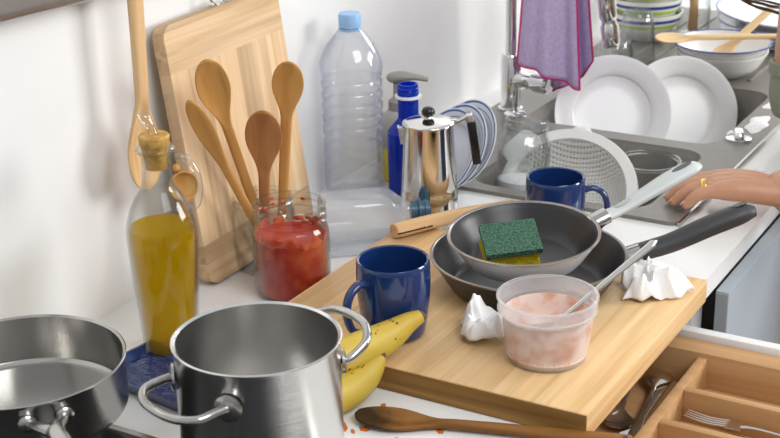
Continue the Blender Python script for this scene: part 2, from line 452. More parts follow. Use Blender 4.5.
# banana: yellow with brown specks
def mk_banana():
    m, nt, b, N, L = new_mat('banana_skin')
    tc = N.new('ShaderNodeTexCoord')
    v = N.new('ShaderNodeTexVoronoi'); v.inputs['Scale'].default_value = 150; L.new(tc.outputs['Object'], v.inputs['Vector'])
    n = N.new('ShaderNodeTexNoise'); n.inputs['Scale'].default_value = 28; n.inputs['Detail'].default_value = 3; L.new(tc.outputs['Object'], n.inputs['Vector'])
    # specks only where a broad noise allows
    mr = N.new('ShaderNodeMapRange'); mr.inputs['From Min'].default_value = .5; mr.inputs['From Max'].default_value = .68; mr.inputs['To Min'].default_value = 0; mr.inputs['To Max'].default_value = .33; L.new(n.outputs[0], mr.inputs['Value'])
    lt = N.new('ShaderNodeMath'); lt.operation = 'LESS_THAN'; L.new(v.outputs['Distance'], lt.inputs[0]); L.new(mr.outputs[0], lt.inputs[1])
    n2 = N.new('ShaderNodeTexNoise'); n2.inputs['Scale'].default_value = 12; n2.inputs['Detail'].default_value = 5; L.new(tc.outputs['Object'], n2.inputs['Vector'])
    cr = N.new('ShaderNodeValToRGB'); e = cr.color_ramp.elements
    e[0].position = .38; e[0].color = (.48,.31,.03,1); e[1].position = .64; e[1].color = (.60,.43,.06,1)
    k = e.new(.33); k.color = (.20,.11,.02,1)
    L.new(n2.outputs[0], cr.inputs[0])
    mx = N.new('ShaderNodeMix'); mx.data_type = 'RGBA'; L.new(lt.outputs[0], mx.inputs[0]); L.new(cr.outputs[0], mx.inputs[6]); mx.inputs[7].default_value = (.16,.085,.02,1)
    L.new(mx.outputs[2], b.inputs['Base Color']); b.inputs['Roughness'].default_value = .42
    return m
m_banana = mk_banana()
m_bantip = pm('banana_tip', (.12,.08,.03), .7)

# ------------------------------------------------------------------ setting
def struct(name, bm, mat, **k):
    return tag(obj(name, bm, mat, **k), kind='structure')

struct('wall_back', bx(-1.2, 4.2, 0, .1, -.9, 1.5), m_wall)
struct('wall_right', bx(4.1, 4.2, -3.2, 0, -.9, 1.5), m_wall)
struct('floor', bx(-1.2, 4.2, -3.2, .1, -1.0, -.9), m_floor)
b = bx(-.6, 1.80, -.62, 0, -.028, 0)
box(b, 2.47, 4.1, -.62, 0, -.028, 0); box(b, 1.80, 2.47, -.62, -.513, -.028, 0); box(b, 1.80, 2.47, -.062, 0, -.028, 0)
tag(obj('countertop', b, m_counter), 'long white laminate kitchen worktop running along the white wall', 'worktop')

# base cabinets
cab = thing('base_cabinet', 'grey blue kitchen cabinet under the sink end of the worktop', 'cabinet', (2.1,-.3,-.9))
b = bmesh.new()
for a in ((1.664,1.682,-.60,-.02,-.82,-.03), (2.56,2.58,-.60,-.02,-.82,-.03), (1.682,2.56,-.60,-.02,-.82,-.80), (1.682,2.56,-.04,-.02,-.80,-.03)): box(b, *a)
obj('carcass', b, m_white, cab).matrix_parent_inverse = M.Translation((-2.1,.3,.9))
def child_world(o): o.matrix_parent_inverse = o.parent.matrix_basis.inverted(); return o
for x0, x1 in ((1.664, 2.14), (2.145, 2.575)):
    d = child_world(obj('door', bx(x0, x1, -.640, -.622, -.80, -.030, bev=.001), m_door, cab))
    child_world(obj('edge_strip', bx(x0-.0015, x0, -.639, -.623, -.795, -.033), m_dooredge, cab))
cab2 = thing('base_cabinet', 'white drawer cabinet under the cutting board, its top drawer pulled out', 'cabinet', (1.3,-.3,-.9))
b = bmesh.new()
for a in ((1.0,1.018,-.60,-.02,-.82,-.03), (1.642,1.660,-.60,-.02,-.82,-.03), (1.018,1.642,-.60,-.02,-.82,-.80), (1.018,1.642,-.04,-.02,-.80,-.03)): box(b, *a)
child_world(obj('carcass', b, m_white, cab2))
child_world(obj('lower_front', bx(1.0, 1.660, -.622, -.602, -.80, -.20, bev=.0015), m_door, cab2))
cab3 = thing('base_cabinet', 'grey blue cabinet below the cooking hob', 'cabinet', (.4,-.3,-.9))
child_world(obj('carcass', bx(-.58, .995, -.60, -.02, -.82, -.03), m_white, cab3))
child_world(obj('door', bx(-.58, .995, -.622, -.602, -.80, -.036, bev=.0015), m_door, cab3))

# drawer with cutlery tray
dr = thing('cutlery_drawer', 'open drawer with a beech cutlery tray under the cutting board corner', 'drawer', (1.3,-.8,-.11))
b = bmesh.new()
child_world(obj('side_rail', box(b, 1.574, 1.590, -1.0, -.56, -.125, -.050, bev=.002), m_white, dr))
child_world(obj('side_rail', bx(1.045, 1.061, -1.0, -.56, -.125, -.050, bev=.002), m_white, dr))
child_world(obj('drawer_front', bx(1.0, 1.660, -1.02, -1.0, -.19, -.034, bev=.0015), m_door, dr))
b = bmesh.new()
box(b, 1.061, 1.574, -1.0, -.50, -.118, -.110)
child_world(obj('drawer_base', b, m_white, dr))
b = bmesh.new()
box(b, 1.065, 1.570, -.995, -.505, -.110, -.104)
box(b, 1.535, 1.570, -.995, -.505, -.104, -.057, bev=.001); box(b, 1.065, 1.080, -.995, -.505, -.104, -.057, bev=.001)
box(b, 1.08, 1.535, -.520, -.505, -.104, -.057); box(b, 1.08, 1.535, -.995, -.980, -.104, -.057)
tray = child_world(obj('cutlery_tray', b, m_drawer, dr))
b = bx(1.08, 1.535, -.656, -.644, -.104, -.062, bev=.001)
d = obj('divider', b, m_drawer, tray)
for x in (1.450, 1.365, 1.27, 1.17):
    obj('divider', bx(x-.006, x+.006, -.98, -.656, -.104, -.063, bev=.001), m_drawer, tray)

def cutlery_spoon(label, loc, rz, rx=0, mat=m_polish):
    o = obj('table_spoon', spoon_bm(.19, .055, .019, .008, .0035, .0015, .006, .008, thick=.0012, n=50), mat, loc=loc, rot=(rx, 0, rz)); tag(o, label, 'spoon', 'cutlery in the drawer'); return o
cutlery_spoon('steel spoon lying nearest the cutting board in the open drawer', (1.56, -.553, -.094), R(194.5))
cutlery_spoon('steel spoon lying face down beside the divider of the open drawer', (1.345, -.628, -.0945), R(9), R(180))
cutlery_spoon('steel spoon with its handle end under the worktop in the open drawer', (1.530, -.610, -.0935), R(184))
def fork(label, loc, rz):
    b = tube([(0,0,0),(.05,0,.001),(.11,0,.004),(.13,0,.002)], [.004,.0035,.003,.005], 10, flat=.35, n=4)
    xs = (-.0075,-.0025,.0025,.0075)
    box(b, .128, .147, -.0095, .0095, .0005, .0025)
    for y in xs: tube([(.145,y,.0015),(.17,y,.0),(.195,y,.004)], [.0014,.0013,.0006], 8, b, n=3)
    o = obj('fork', b, m_polish, loc=loc, rot=(0,0,rz)); tag(o, label, 'fork', 'forks in the drawer')
fork('fork with its prongs up in the middle compartment of the drawer', (1.428, -.862, -.084), R(91))
fork('fork lying beside the pronged one in the middle compartment of the drawer', (1.412, -.868, -.090), R(93))
b = tube([(0,0,0),(.07,0,0),(.09,0,0)], [.005,.006,.004], 10, flat=.5); box(b, .09, .20, -.008, .008, -.0007, .0007)
tag(obj('table_knife', b, m_polish, loc=(1.482,-.69,-.086), rot=(0,0,R(-91))), 'steel knife in the rear compartment of the open drawer', 'knife')

# hob
hb = thing('gas_hob', 'black gas hob with steel frame under the saucepan and pot', 'hob', (.68,-.31,0))
child_world(obj('frame', bx(.38, .978, -.575, -.05, 0, .005, bev=.002), m_steel, hb))
child_world(obj('glass_top', bx(.39, .966, -.565, -.06, .005, .0075), m_blackglass, hb))
for cx, cy in ((.86,-.17),(.86,-.43),(.53,-.17),(.53,-.43)):
    u = child_world(obj('burner', lathe([(0,.0075),(.045,.0075),(.045,.018),(.032,.021),(.032,.026),(0,.028)]), m_iron, hb, loc=(0,0,0)))
    u.matrix_parent_inverse = hb.matrix_basis.inverted() @ M.Translation((cx,cy,0))
    b = bmesh.new()
    for a in range(4):
        m = M.Translation((cx,cy,0)) @ M.Rotation(a*PI/2, 4, 'Z')
        box(b, .03, .105, -.004, .004, .030, .040, bev=.0015, m=m); box(b, .097, .105, -.004, .004, .0075, .034, m=m)
    child_world(obj('grate', b, m_iron, hb))

# metal strip / rail on wall
prof = [(0,0)] + [(-.03+.014-.014*math.cos(R(a)), .014-.014*math.sin(R(a))) for a in range(90,-1,-15)] + [(-.03,.11),(0,.11)]
bm = loft([[V((-.9, y, z+.455)) for y, z in prof], [V((1.6, y, z+.380)) for y, z in prof]])
tag(obj('wall_rail', bm, brushed('satin_rail', (.50,.50,.51), .3, .03, (2,220,220))), 'grey brushed metal strip along the wall above the pans', 'rail')
hk = tube([(1.240,-.030,.432),(1.240,-.050,.430),(1.240,-.060,.432),(1.240,-.063,.442)], .0028, 10, n=4)
tag(obj('wall_hook', hk, m_chrome), 'small chrome hook on the wall strip holding the hanging wooden spoon', 'hook')

# ------------------------------------------------------------------ sink
sk = thing('kitchen_sink', 'grey double bowl sink with draining board set into the white worktop', 'sink', (2.3,-.29,0))
def sink_plate():
    bm = bmesh.new(); z0, z1 = .0005, .006
    X0, X1, Y0, Y1 = 1.782, 3.05, -.527, -.05
    holes = [(1.805, 2.095, -.468, -.185), (2.130, 2.465, -.468, -.128)]
    n = 6
    def rr(h, r, z):
        x0, x1, y0, y1 = h
        return [bm.verts.new((x+(x0+x1)/2, y+(y0+y1)/2, z)) for x, y in rounded_rect(x1-x0, y1-y0, r, n)]
    outer = rr((X0,X1,Y0,Y1), .015, z1)
    loops = [outer]
    es = []
    for i in range(len(outer)): es.append(bm.edges.new((outer[i], outer[(i+1)%len(outer)])))
    tops = []
    for h in holes:
        t = rr(h, .04, z1); tops.append(t)
        for i in range(len(t)): es.append(bm.edges.new((t[i], t[(i+1)%len(t)])))
    bmesh.ops.triangle_fill(bm, edges=es, use_beauty=True, use_dissolve=False)
    o2 = rr((X0,X1,Y0,Y1), .015, z0)
    for i in range(len(outer)):
        j = (i+1)%len(outer); bm.faces.new((outer[i], outer[j], o2[j], o2[i]))
    for h, t in zip(holes, tops):
        x0,x1,y0,y1 = h; prev = t
        for dz, ins, r in ((-.002,.002,.04),(-.008,.006,.04),(-.116,.010,.045),(-.126,.018,.05),(-.129,.033,.05)):
            c = rr((x0+ins,x1-ins,y0+ins,y1-ins), r, dz)
            for i in range(len(t)):
                j = (i+1)%len(t); bm.faces.new((prev[i], prev[j], c[j], c[i]))
            prev = c
        bm.faces.new(prev)
    return bm
bm = sink_plate()
child_world(obj('basin', bm, m_sink, sk, ang=50))
b = bmesh.new()
for i in range(9):
    y = -.45+i*.043
    box(b, 2.52, 3.0, y-.005, y+.005, .005, .009, bev=.002)
child_world(obj('draining_ridges', b, m_sink, sk))
b = bmesh.new(); box(b, 1.782, 3.05, -.5305, -.527, .0005, .0065)
child_world(obj('edge_trim', b, m_steel, sk))
kb = thing('drain_knob', 'chrome turn knob on the front ledge of the sink', 'knob', (2.178,-.492,.006), (0,0,R(20)))
obj('base', lathe([(0,0),(.021,0),(.021,.004),(.017,.006),(0,.006)]), m_chrome, kb)
obj('grip', rrloft([(.006,.036,.017,.006),(.013,.034,.016,.006),(.016,.028,.012,.005)]), m_chrome, kb)
kb2 = thing('drain_knob', 'small chrome cap on the sink ledge beside the faucet', 'knob', (2.10,-.128,.006))
obj('base', lathe([(0,0),(.012,0),(.012,.012),(.019,.013),(.019,.018),(.015,.021),(0,.021)]), m_chrome, kb2)

# faucet
fc = thing('kitchen_faucet', 'chrome kitchen faucet with tall bent spout behind the sink', 'faucet', (2.172,-.085,.006))
obj('body', lathe([(0,0),(.022,0),(.022,.004),(.0175,.006),(.0175,.098),(.0155,.101),(0,.101)]), m_chrome, fc)
pts = [(0,0,.10),(0,0,.24),(0,-.004,.29),(0,-.03,.335),(0,-.075,.352),(0,-.12,.335),(.008,-.15,.285),(.014,-.158,.23),(.016,-.166,.185)]
obj('spout', tube(pts, .0095, 18, n=6), m_chrome, fc)
d = V((.004,-.02,-.14)).normalized()
o = obj('spray_head', lathe([(0,0),(.0135,0),(.0155,.004),(.0155,.036),(.0130,.040),(.0130,.046),(.0155,.050),(.0155,.084),(.0105,.088),(0,.088)]), m_chrome, fc)
place(o, frame((.018,-.178,.128), -d, (1,0,0)))
o = obj('lever', lathe([(0,0),(.014,0),(.014,.03),(.0128,.032),(.0128,.036),(.0165,.038),(.0185,.045),(.0185,.066),(.015,.070),(0,.071)]), m_chrome, fc)
place(o, frame((0,-.008,.056), (-.12,-1,.02), (0,0,1)))

# ------------------------------------------------------------------ boards
bd = thing('cutting_board', 'large bamboo cutting board lying flat under the pans and tub', 'cutting board', (1.372,-.43,0))
obj('slab', bx(-.190, .190, -.211, .213, .0, .03, bev=.002), m_bam, bd)
b = bx(-.1908, -.1895, -.210, .212, .0015, .0285)
obj('end_grain', b, m_bam_side, bd)

lb = thing('cutting_board', 'pale wooden cutting board leaning upright against the white wall', 'cutting board', (1.345,-.052,.001))
place(lb, frame((1.312,-.054,.0015), (-.016,.125,1), (1,.0,-.01)))
BW, BH, BT = .246, .338, .018
obj('panel', prism([(0,.05),(BW,.05),(BW,BH-.062),(0,BH-.062)], 0, BT), m_lean, lb)  # replaced below
for ch in list(lb.children): bpy.data.objects.remove(ch)
def flat_xz(pts, bev):   # outline in local x,z ; thickness along -y..0
    bm = prism(pts, 0, BT, bev=bev)
    for v in bm.verts: v.co = V((v.co.x, -v.co.z, v.co.y))
    return bm
obj('panel', flat_xz([(0,.055),(BW,.055),(BW,BH-.06),(0,BH-.06)], 0), m_lean, lb)
cr = .018
top = [(0,BH-.06),(BW,BH-.06)]+[(BW-cr+cr*math.cos(R(a)), BH-cr+cr*math.sin(R(a))) for a in range(0,91,15)]+[(cr+cr*math.cos(R(a)), BH-cr+cr*math.sin(R(a))) for a in range(90,181,15)]
obj('end_band', flat_xz(top, 0), m_lean_end, lb)
bot = [(cr+cr*math.cos(R(a)), cr+cr*math.sin(R(a))) for a in range(180,271,15)]+[(BW-cr+cr*math.cos(R(a)), cr+cr*math.sin(R(a))) for a in range(270,361,15)]+[(BW,.055),(0,.055)]
obj('end_band', flat_xz(bot, 0), m_lean_end, lb)
b = closed_tube([(BW*.52+.016*math.cos(a*PI/12), -.009+.003*math.sin(a*PI/12), BH+.013+.014*math.sin(a*PI/12)) for a in range(24)], .0018, 8)
tube([(BW*.52-.018,-.009,BH+.001),(BW*.52+.018,-.009,BH+.001)], .0035, 10, b, flat=.6)
obj('hanging_ring', b, m_polish, lb)

# ------------------------------------------------------------------ spoons at the wall
hs = thing('wooden_spoon', 'large pale wooden spoon hanging handle up on the wall', 'wooden spoon', (0,0,0))
place(hs, framex((1.240,-.051,.441), (-.012,.012,-1), (0,-1,.02)))
obj('body', spoon_bm(.283, .112, .031, .0125, .0095, .006, .010, .004), m_w_pale, hs)
o = obj('loop', closed_tube([(.008, .004*math.cos(a*PI/8), .010+.012*math.sin(a*PI/8)) for a in range(16)], .0012, 6), m_black, hs)

rl = thing('wooden_ladle', 'small wooden spoon with round head standing behind the oil bottle', 'wooden spoon', (0,0,0))
place(rl, framex((1.262,-.082,.004), (.10,.10,1), (-.5,-.75,.28)))
b = tube([(0,0,0),(.05,0,0),(.10,0,0),(.135,0,0)], [.005,.0055,.0055,.006], 12, n=3)
xf(b, M.Identity(4))
lathe(smooth_prof([(0,-.006),(.010,-.005),(.017,0),(.0185,.005),(.017,.006),(.013,.001),(0,-.002)],3), 28, b, M.Translation((.150,0,0)))
obj('body', b, m_w_honey, rl)
b = lathe(smooth_prof([(0,0),(.004,.001),(.005,.005),(.003,.009),(0,.010)],3), 16); 
obj('knob', b, m_w_honey, rl, loc=(.168,.006,0), rot=(0,R(90),0))

# ------------------------------------------------------------------ jar with spoons
SJ = (1.408,-.090)
sj = thing('glass_jar', 'clear glass jar holding wooden spoons behind the tomato jar', 'jar', (*SJ,0))
obj('body', lathe(shell([(.036,0),(.0415,.004),(.0425,.012),(.0425,.072),(.0415,.080),(.0385,.086),(.0385,.090),(.040,.0905),(.040,.0925),(.0385,.094),(.0385,.098),(.0395,.100)], .0026)), m_glass_rip, sj)
def jar_spoon(label, base, top, L, mat, face, **k):
    t = thing('wooden_spoon', label, 'wooden spoon', group='wooden spoons in the jar')
    d = V(top)-V(base); place(t, framex(base, d, face))
    obj('body', spoon_bm(L, **k), mat, t)
camv = V((-.80,-.47,.36))
def jl(a, b): return (V(a)-V(b)).length
for lbl, base, tip, mat, face, kw in (
  ('narrow honey wooden spoon leaning furthest left in the glass jar', (1.412,-.106,.007), (1.288,-.077,.259), m_w_honey, (-.75,-.45,.1), dict(bowlL=.115, bowlW=.0125, hw0=.006, hw1=.0058, depth=.003, bend=.004)),
  ('tall wooden spoon with long oval bowl second from left in the jar', (1.434,-.080,.007), (1.312,-.087,.304), m_w_honey, (-.62,-.72,.05), dict(bowlL=.105, bowlW=.021, hw0=.006, hw1=.0065, depth=.008, bend=.006)),
  ('reddish brown wooden spoon with broad bowl in the middle of the jar', (1.420,-.082,.007), (1.378,-.121,.227), m_w_red, (-.85,-.45,.10), dict(bowlL=.098, bowlW=.0235, hw0=.006, hw1=.0075, depth=.006, bend=.004)),
  ('tallest honey wooden spoon standing upright at the right of the jar', (1.432,-.098,.007), (1.434,-.125,.277), m_w_honey, (-.85,-.45,.10), dict(bowlL=.078, bowlW=.0205, hw0=.006, hw1=.0075, depth=.005, bend=.003))):
    jar_spoon(lbl, base, tip, jl(base, tip), mat, face, **kw)

# ------------------------------------------------------------------ oil bottle
ob = thing('oil_bottle', 'glass oil bottle with cork pourer half full of yellow olive oil', 'bottle', (1.150,-.136,0), (0,0,R(0)))
outer = smooth_prof([(.028,0),(.0315,.004),(.032,.010),(.035,.06),(.0388,.115),(.0402,.150),(.036,.172),(.028,.190),(.0195,.204),(.0165,.220),(.016,.240)],4)
outer += [(.0165,.243),(.0215,.246),(.0225,.249),(.0205,.252),(.0185,.253)]
obj('glass_body', lathe(shell(outer, .0022)), m_glass, ob)
lev = .157
oin = [(r-.0028, z) for r, z in outer if .006 < z < lev]
oil = [(0,.0055)]+[(oin[0][0]-.002,.0055)]+oin+[(.0368,lev),(0,lev-.0008)]
obj('olive_oil', lathe(oil), m_oil, ob)
obj('cork', lathe([(0,.226),(.0122,.226),(.0155,.252),(.0165,.2535),(.0175,.263),(.016,.265),(0,.265)], 32), m_cork, ob)
sp_dir = V((.866*-.0, 0, 1))
b = tube([(0,0,.262),(-.001,.002,.272),(-.004,.007,.283),(-.007,.012,.290)], [.0055,.0052,.0066,.0040], 14, n=4)
obj('pourer', b, m_glass_rip, ob)
hd = V((.5,-.866,0))   # handle side: towards image right
hp = [hd*.0155+V((0,0,.236)), hd*.028+V((0,0,.240)), hd*.041+V((0,0,.226)), hd*.046+V((0,0,.205)), hd*.042+V((0,0,.184)), hd*.033+V((0,0,.177))]
obj('handle', tube(hp, [.004,.0042,.0042,.0042,.0045,.006], 12, n=5), m_glass_rip, ob)

# ------------------------------------------------------------------ tomato jar
tj = thing('sauce_jar', 'open glass jar of red tomato sauce beside the steel pot', 'jar', (1.357,-.1685,0))
JS = M.Scale(1.06, 4)
jo = [(.038,0),(.044,.004),(.0455,.010),(.0455,.074)]+smooth_prof([(.0455,.074),(.0445,.082),(.0415,.088)],3)[1:]+[(.0415,.091),(.043,.0925),(.043,.0945),(.0415,.096),(.0415,.100),(.043,.1015),(.043,.1035),(.0415,.105),(.0415,.109),(.0425,.112),(.0415,.1135)]
obj('glass_body', xf(lathe(shell(jo, .0026)), JS), m_glass, tj)
obj('tomato_sauce', xf(lathe([(0,.005),(.040,.005),(.0423,.009),(.0423,.073),(.038,.0715),(.02,.070),(0,.072)]), JS), m_tom, tj)
b = bmesh.new(); rr = random.Random(3)
for i in range(60):
    a = rr.uniform(0, 2*PI); z = rr.uniform(.070,.081) if i < 45 else rr.uniform(.096,.111); r0 = .0423 if z < .084 else .0383; s = rr.uniform(.0015,.0055)*(1 if i < 45 else .5)
    m = M.Translation((r0*math.cos(a), r0*math.sin(a), z)) @ M.Rotation(a, 4, 'Z') @ M.Diagonal((.0006, s*1.6, s, 1))
    bmesh.ops.create_icosphere(bm := b, subdivisions=2, radius=1, matrix=m)
obj('sauce_splatter', xf(b, JS), m_tomresid, tj)

# ------------------------------------------------------------------ water bottle
wb = thing('water_bottle', 'tall empty clear plastic water bottle standing with pale blue cap', 'bottle', (1.700,-.052,0))
pr = [(.030,.0),(.040,.003),(.0445,.012)]
z = .016
for i in range(3):
    pr += [(.0450,z),(.0450,z+.012),(.0432,z+.016),(.0450,z+.020)]; z += .022
pr += [(.0445,.086),(.0420,.092),(.0445,.098)]
z = .100
for i in range(5):
    pr += [(.0445,z),(.0450,z+.007),(.0428,z+.0115),(.0445,z+.016)]; z += .017
pr += smooth_prof([(.0445,.187),(.0462,.196),(.0450,.208),(.036,.228),(.022,.246),(.0155,.254),(.0140,.258)],4)
obj('body', lathe(shell(pr, .0012), 64), m_pet, wb)
b = lathe([(.0,.256),(.0165,.256),(.0165,.2735),(.0150,.2755),(0,.2755)], 48)
obj('cap', b, m_capblue, wb)
obj('neck_ring', lathe([(.0125,.250),(.0168,.2505),(.0168,.253),(.0125,.2545)], 40), m_capblue, wb)

# lying clear bottle
ly = thing('plastic_bottle', 'clear square plastic bottle lying on its side behind the front mug', 'bottle')
ax = V((.63,-.775,.0)).normalized()
place(ly, frame((1.501,-.117,.041), ax, (0,0,1)))
secs = [(0,.045,.048,.012),(.003,.056,.060,.014),(.008,.060,.064,.014),(.092,.060,.064,.014),(.100,.056,.060,.02),(.112,.040,.044,.019),(.119,.028,.030,.0135),(.124,.024,.024,.0119),(.128,.024,.024,.0119)]
obj('body', rrloft(secs), m_pet2, ly)
b = lathe([(.012,.126),(.0135,.127),(.0135,.131),(.012,.132),(.012,.135),(.0165,.136),(.0165,.139),(.012,.140),(.012,.144),(.0135,.145),(.0135,.148),(.0115,.149),(.0115,.152),(.0095,.152),(.0095,.126)],32)
obj('neck', b, m_neckblue, ly)
b = bmesh.new()
fl = thing('clear_tray', 'flat clear plastic tray under the lying bottle beside the tomato jar', 'tray', (1.512,-.150,0), (0,0,math.atan2(-.775,.63)))
b = prism(rounded_rect(.150,.072,.012), .0005, .0070, bev=.001)
obj('panel', b, m_pet2, fl)
b = bmesh.new()
pts = rounded_rect(.150,.072,.012,8)
closed_tube([(x,y,.0045) for x,y in pts], .0034, 8, b)
obj('rim', b, m_pet2, fl)

# ------------------------------------------------------------------ blue bottle, soap, moka
bb = thing('glass_bottle', 'cobalt blue glass bottle with open neck and white ring', 'bottle', (1.716,-.137,0))
pr = smooth_prof([(.028,0),(.031,.004),(.031,.012),(.031,.095),(.029,.107),(.019,.120),(.0152,.126),(.0150,.134)],4)+[(.0150,.158),(.0150,.161),(.0158,.162),(.0158,.165),(.0148,.166),(.0148,.168),(.0157,.169),(.0157,.171),(.0146,.172),(.0146,.176),(.0138,.1765)]
obj('body', lathe(shell(pr, .0025)), m_blueglass, bb)
obj('neck_ring', lathe([(.0150,.1560),(.0195,.1565),(.0195,.1595),(.0150,.160)],40), m_white, bb)
sd = thing('soap_dispenser', 'pump soap bottle with taupe head standing behind the blue bottle', 'soap dispenser', (1.795,-.075,0))
obj('body', lathe([(0,0),(.033,0),(.035,.004),(.035,.075),(.030,.095),(.016,.108),(.013,.110),(0,.110)]), zbands('soap_bands', [(-1,.055,(.85,.68,.02))], (.42,.40,.36), .3), sd)
obj('collar', lathe([(0,.108),(.0155,.108),(.0155,.122),(.011,.126),(.0075,.128),(.0075,.150),(0,.150)],32), m_pump, sd)
hd = V((.42,-.90,0)).normalized()
b = tube([hd*-.016+V((0,0,.156)), hd*-.010+V((0,0,.158)), hd*.008+V((0,0,.160)), hd*.026+V((0,0,.159)), hd*.046+V((0,0,.155))], [.006,.0125,.0125,.008,.0055], 16, n=4, flat=.62)
obj('pump_head', b, m_pump, sd)

mk = thing('moka_pot', 'polished steel coffee pot with black knob and angular handle', 'coffee pot', (1.645,-.209,0))
obj('body', lathe([(0,0),(.040,0),(.041,.002),(.041,.005),(.0400,.050),(.0390,.053),(.0395,.056),(.0345,.143),(.0350,.145),(.0350,.147),(.033,.147),(.033,.144),(0,.142)],64), m_polish, mk)
obj('lid', lathe(smooth_prof([(.0365,.1465),(.0362,.149),(.030,.1515),(.014,.1535),(.006,.1545),(.0055,.1565),(0,.1565)],3),64), m_polish, mk)
obj('lid_knob', lathe(smooth_prof([(0,.155),(.004,.156),(.0085,.1595),(.0092,.1645),(.0062,.1695),(0,.171)],4),32), m_black, mk)
hd = V((.5,-.866,0))
sd_ = V((.866,.5,0))
def slab(p0, p1, w, t, mat, name, par, bev=.001):
    p0 = V(p0); p1 = V(p1); m = frame(p0, p1-p0, sd_)
    L_ = (p1-p0).length
    return obj(name, xf(box(bmesh.new(), -w/2, w/2, -t/2, t/2, 0, L_, bev=bev), m), mat, par)
slab(hd*.030+V((0,0,.143)), hd*.058+V((0,0,.158)), .011, .004, m_polish, 'handle_arm', mk)
slab(hd*.056+V((0,0,.159)), hd*.066+V((0,0,.088)), .014, .010, m_polish, 'handle', mk, .0015)
slab(hd*.0590+V((0,0,.150))-sd_*.0048, hd*.0672+V((0,0,.0885))-sd_*.0048, .012, .0115, m_black, 'handle_grip', mk, .0012)
obj('hinge', bx(-.006,.006,-.004,.004,.144,.152,bev=.001, m=M.Translation((hd*.034)) @ M.Rotation(R(-60),4,'Z')), m_polish, mk)
b = loft([[V((0,0,0))+o for o in (V((-.006,0,0)),V((.006,0,0)),V((.006,.002,0)),V((-.006,.002,0)))],[V((-.010,-.012,.028)),V((.010,-.012,.028)),V((.010,.002,.028)),V((-.010,.002,.028))]])
obj('pouring_lip', xf(b, M.Translation(-hd*.033+V((0,0,.117))) @ M.Rotation(R(-60),4,'Z')), m_polish, mk)

# ------------------------------------------------------------------ mugs
def mug(label, loc, hdir, rt=.0415, h=.092, rb=.034):
    t = thing('coffee_mug', label, 'mug', loc, group='blue mugs')
    pr = smooth_prof([(rb-.004,0),(rb-.001,.002),(rb+.002,.008),(rt-.001,.040),(rt+.0005,.065),(rt,h-.002)],4)
    prof = [(0,.001)]+pr+[(rt-.0012,h),(rt-.0035,h-.001)]+[(max(r-.0042,0), max(z_,.005)) for r, z_ in reversed(pr[:-2])]+[(0,.005)]
    obj('body', lathe(prof, 64), m_blue, t)
    d = V(hdir).normalized(); up = V((0,0,1))
    P_ = [d*(rt-.003)+up*h*.80, d*(rt+.012)+up*h*.83, d*(rt+.026)+up*h*.72, d*(rt+.030)+up*h*.50, d*(rt+.022)+up*h*.27, d*(rt+.006)+up*h*.18, d*(rt-.005)+up*h*.18]
    obj('handle', tube(P_, [.0065,.006,.0058,.0058,.0058,.006,.0065], 16, n=6, flat=.75), m_blue, t)
    return t
mug('dark blue glazed mug standing on the cutting board beside the bananas', (1.257,-.374,.03), (-.96,.28,0))
mug('dark blue glazed mug standing behind the pans before the colander', (1.648,-.400,0), (.46,-.88,0), .0395, .098, .034)

# ------------------------------------------------------------------ pots
sp = thing('saucepan', 'shallow stainless steel saucepan at the left edge on the hob', 'saucepan', (.912,-.140,.040))
Rr = .104
def pan_bm(Rb, Rt, h, t, rim=.002, base_r=.008):
    o = [(0,0),(Rb-base_r,0)]+[(Rb-base_r+base_r*math.sin(R(a)), base_r-base_r*math.cos(R(a))) for a in range(15,91,15)]+[(Rt,h-.004),(Rt+rim,h-.001),(Rt+rim,h),(Rt+rim*.3,h+.0008),(Rt-t,h-.001)]
    i = [(Rb-t,base_r),(Rb-t-.003,.0045),(Rb-t-.010,.0028),(0,.0028)]
    return o, i
o_, i_ = pan_bm(Rr-.001, Rr-.001, .058, .0018)
obj('body', lathe(o_+i_, 96), m_steel, sp)
hd = V((-.55,-.80,0)).normalized(); sd2 = V((-hd.y, hd.x, 0))
q = hd*(Rr-.004)
b = tube([q+sd2*.018+V((0,0,.040)), q+sd2*.012+hd*.018+V((0,0,.044)), hd*(Rr+.045)+V((0,0,.050)), hd*(Rr+.12)+V((0,0,.060)), hd*(Rr+.18)+V((0,0,.062))], [.0045,.006,.0095,.0105,.009], 16, n=5, flat=.7)
tube([q-sd2*.018+V((0,0,.040)), q-sd2*.012+hd*.018+V((0,0,.044)), hd*(Rr+.045)+V((0,0,.050))], [.0045,.006,.009], 16, b, n=5, flat=.7)
obj('handle', b, m_steel, sp)
for s in (-1,1):
    obj('rivet', lathe([(0,-.002),(.009,-.002),(.009,.0015),(.006,.004),(0,.005)],24, m=frame(q+sd2*.018*s+V((0,0,.040))+hd*.003, hd, (0,0,1))), m_steel, sp)

pt = thing('stock_pot', 'tall stainless steel pot with two loop handles in the foreground', 'pot', (.940,-.414,.040))
Rp = .0775; Hp = .132
o_, i_ = pan_bm(Rp-.0015, Rp-.0015, Hp, .0018, .0022, .006)
obj('body', lathe(o_+i_, 96), m_steel_pot, pt)
def loop_handle(dirv, w, out, z, rise):
    d = V(dirv).normalized(); s = V((-d.y, d.x, 0)); up = V((0,0,1))
    c = math.sqrt(max(0, Rp**2-w**2))
    a0 = d*c+s*w; a1 = d*c-s*w
    P_ = [a0*1.0+up*z, a0+d*.012+up*(z+.001), d*(c+out*.7)+s*w*.95+up*(z+rise*.6), d*(c+out)+s*w*.45+up*(z+rise), d*(c+out)-s*w*.45+up*(z+rise), d*(c+out*.7)-s*w*.95+up*(z+rise*.6), a1+d*.012+up*(z+.001), a1+up*z]
    return tube(P_, .0042, 14, n=6), a0+up*z, a1+up*z, d
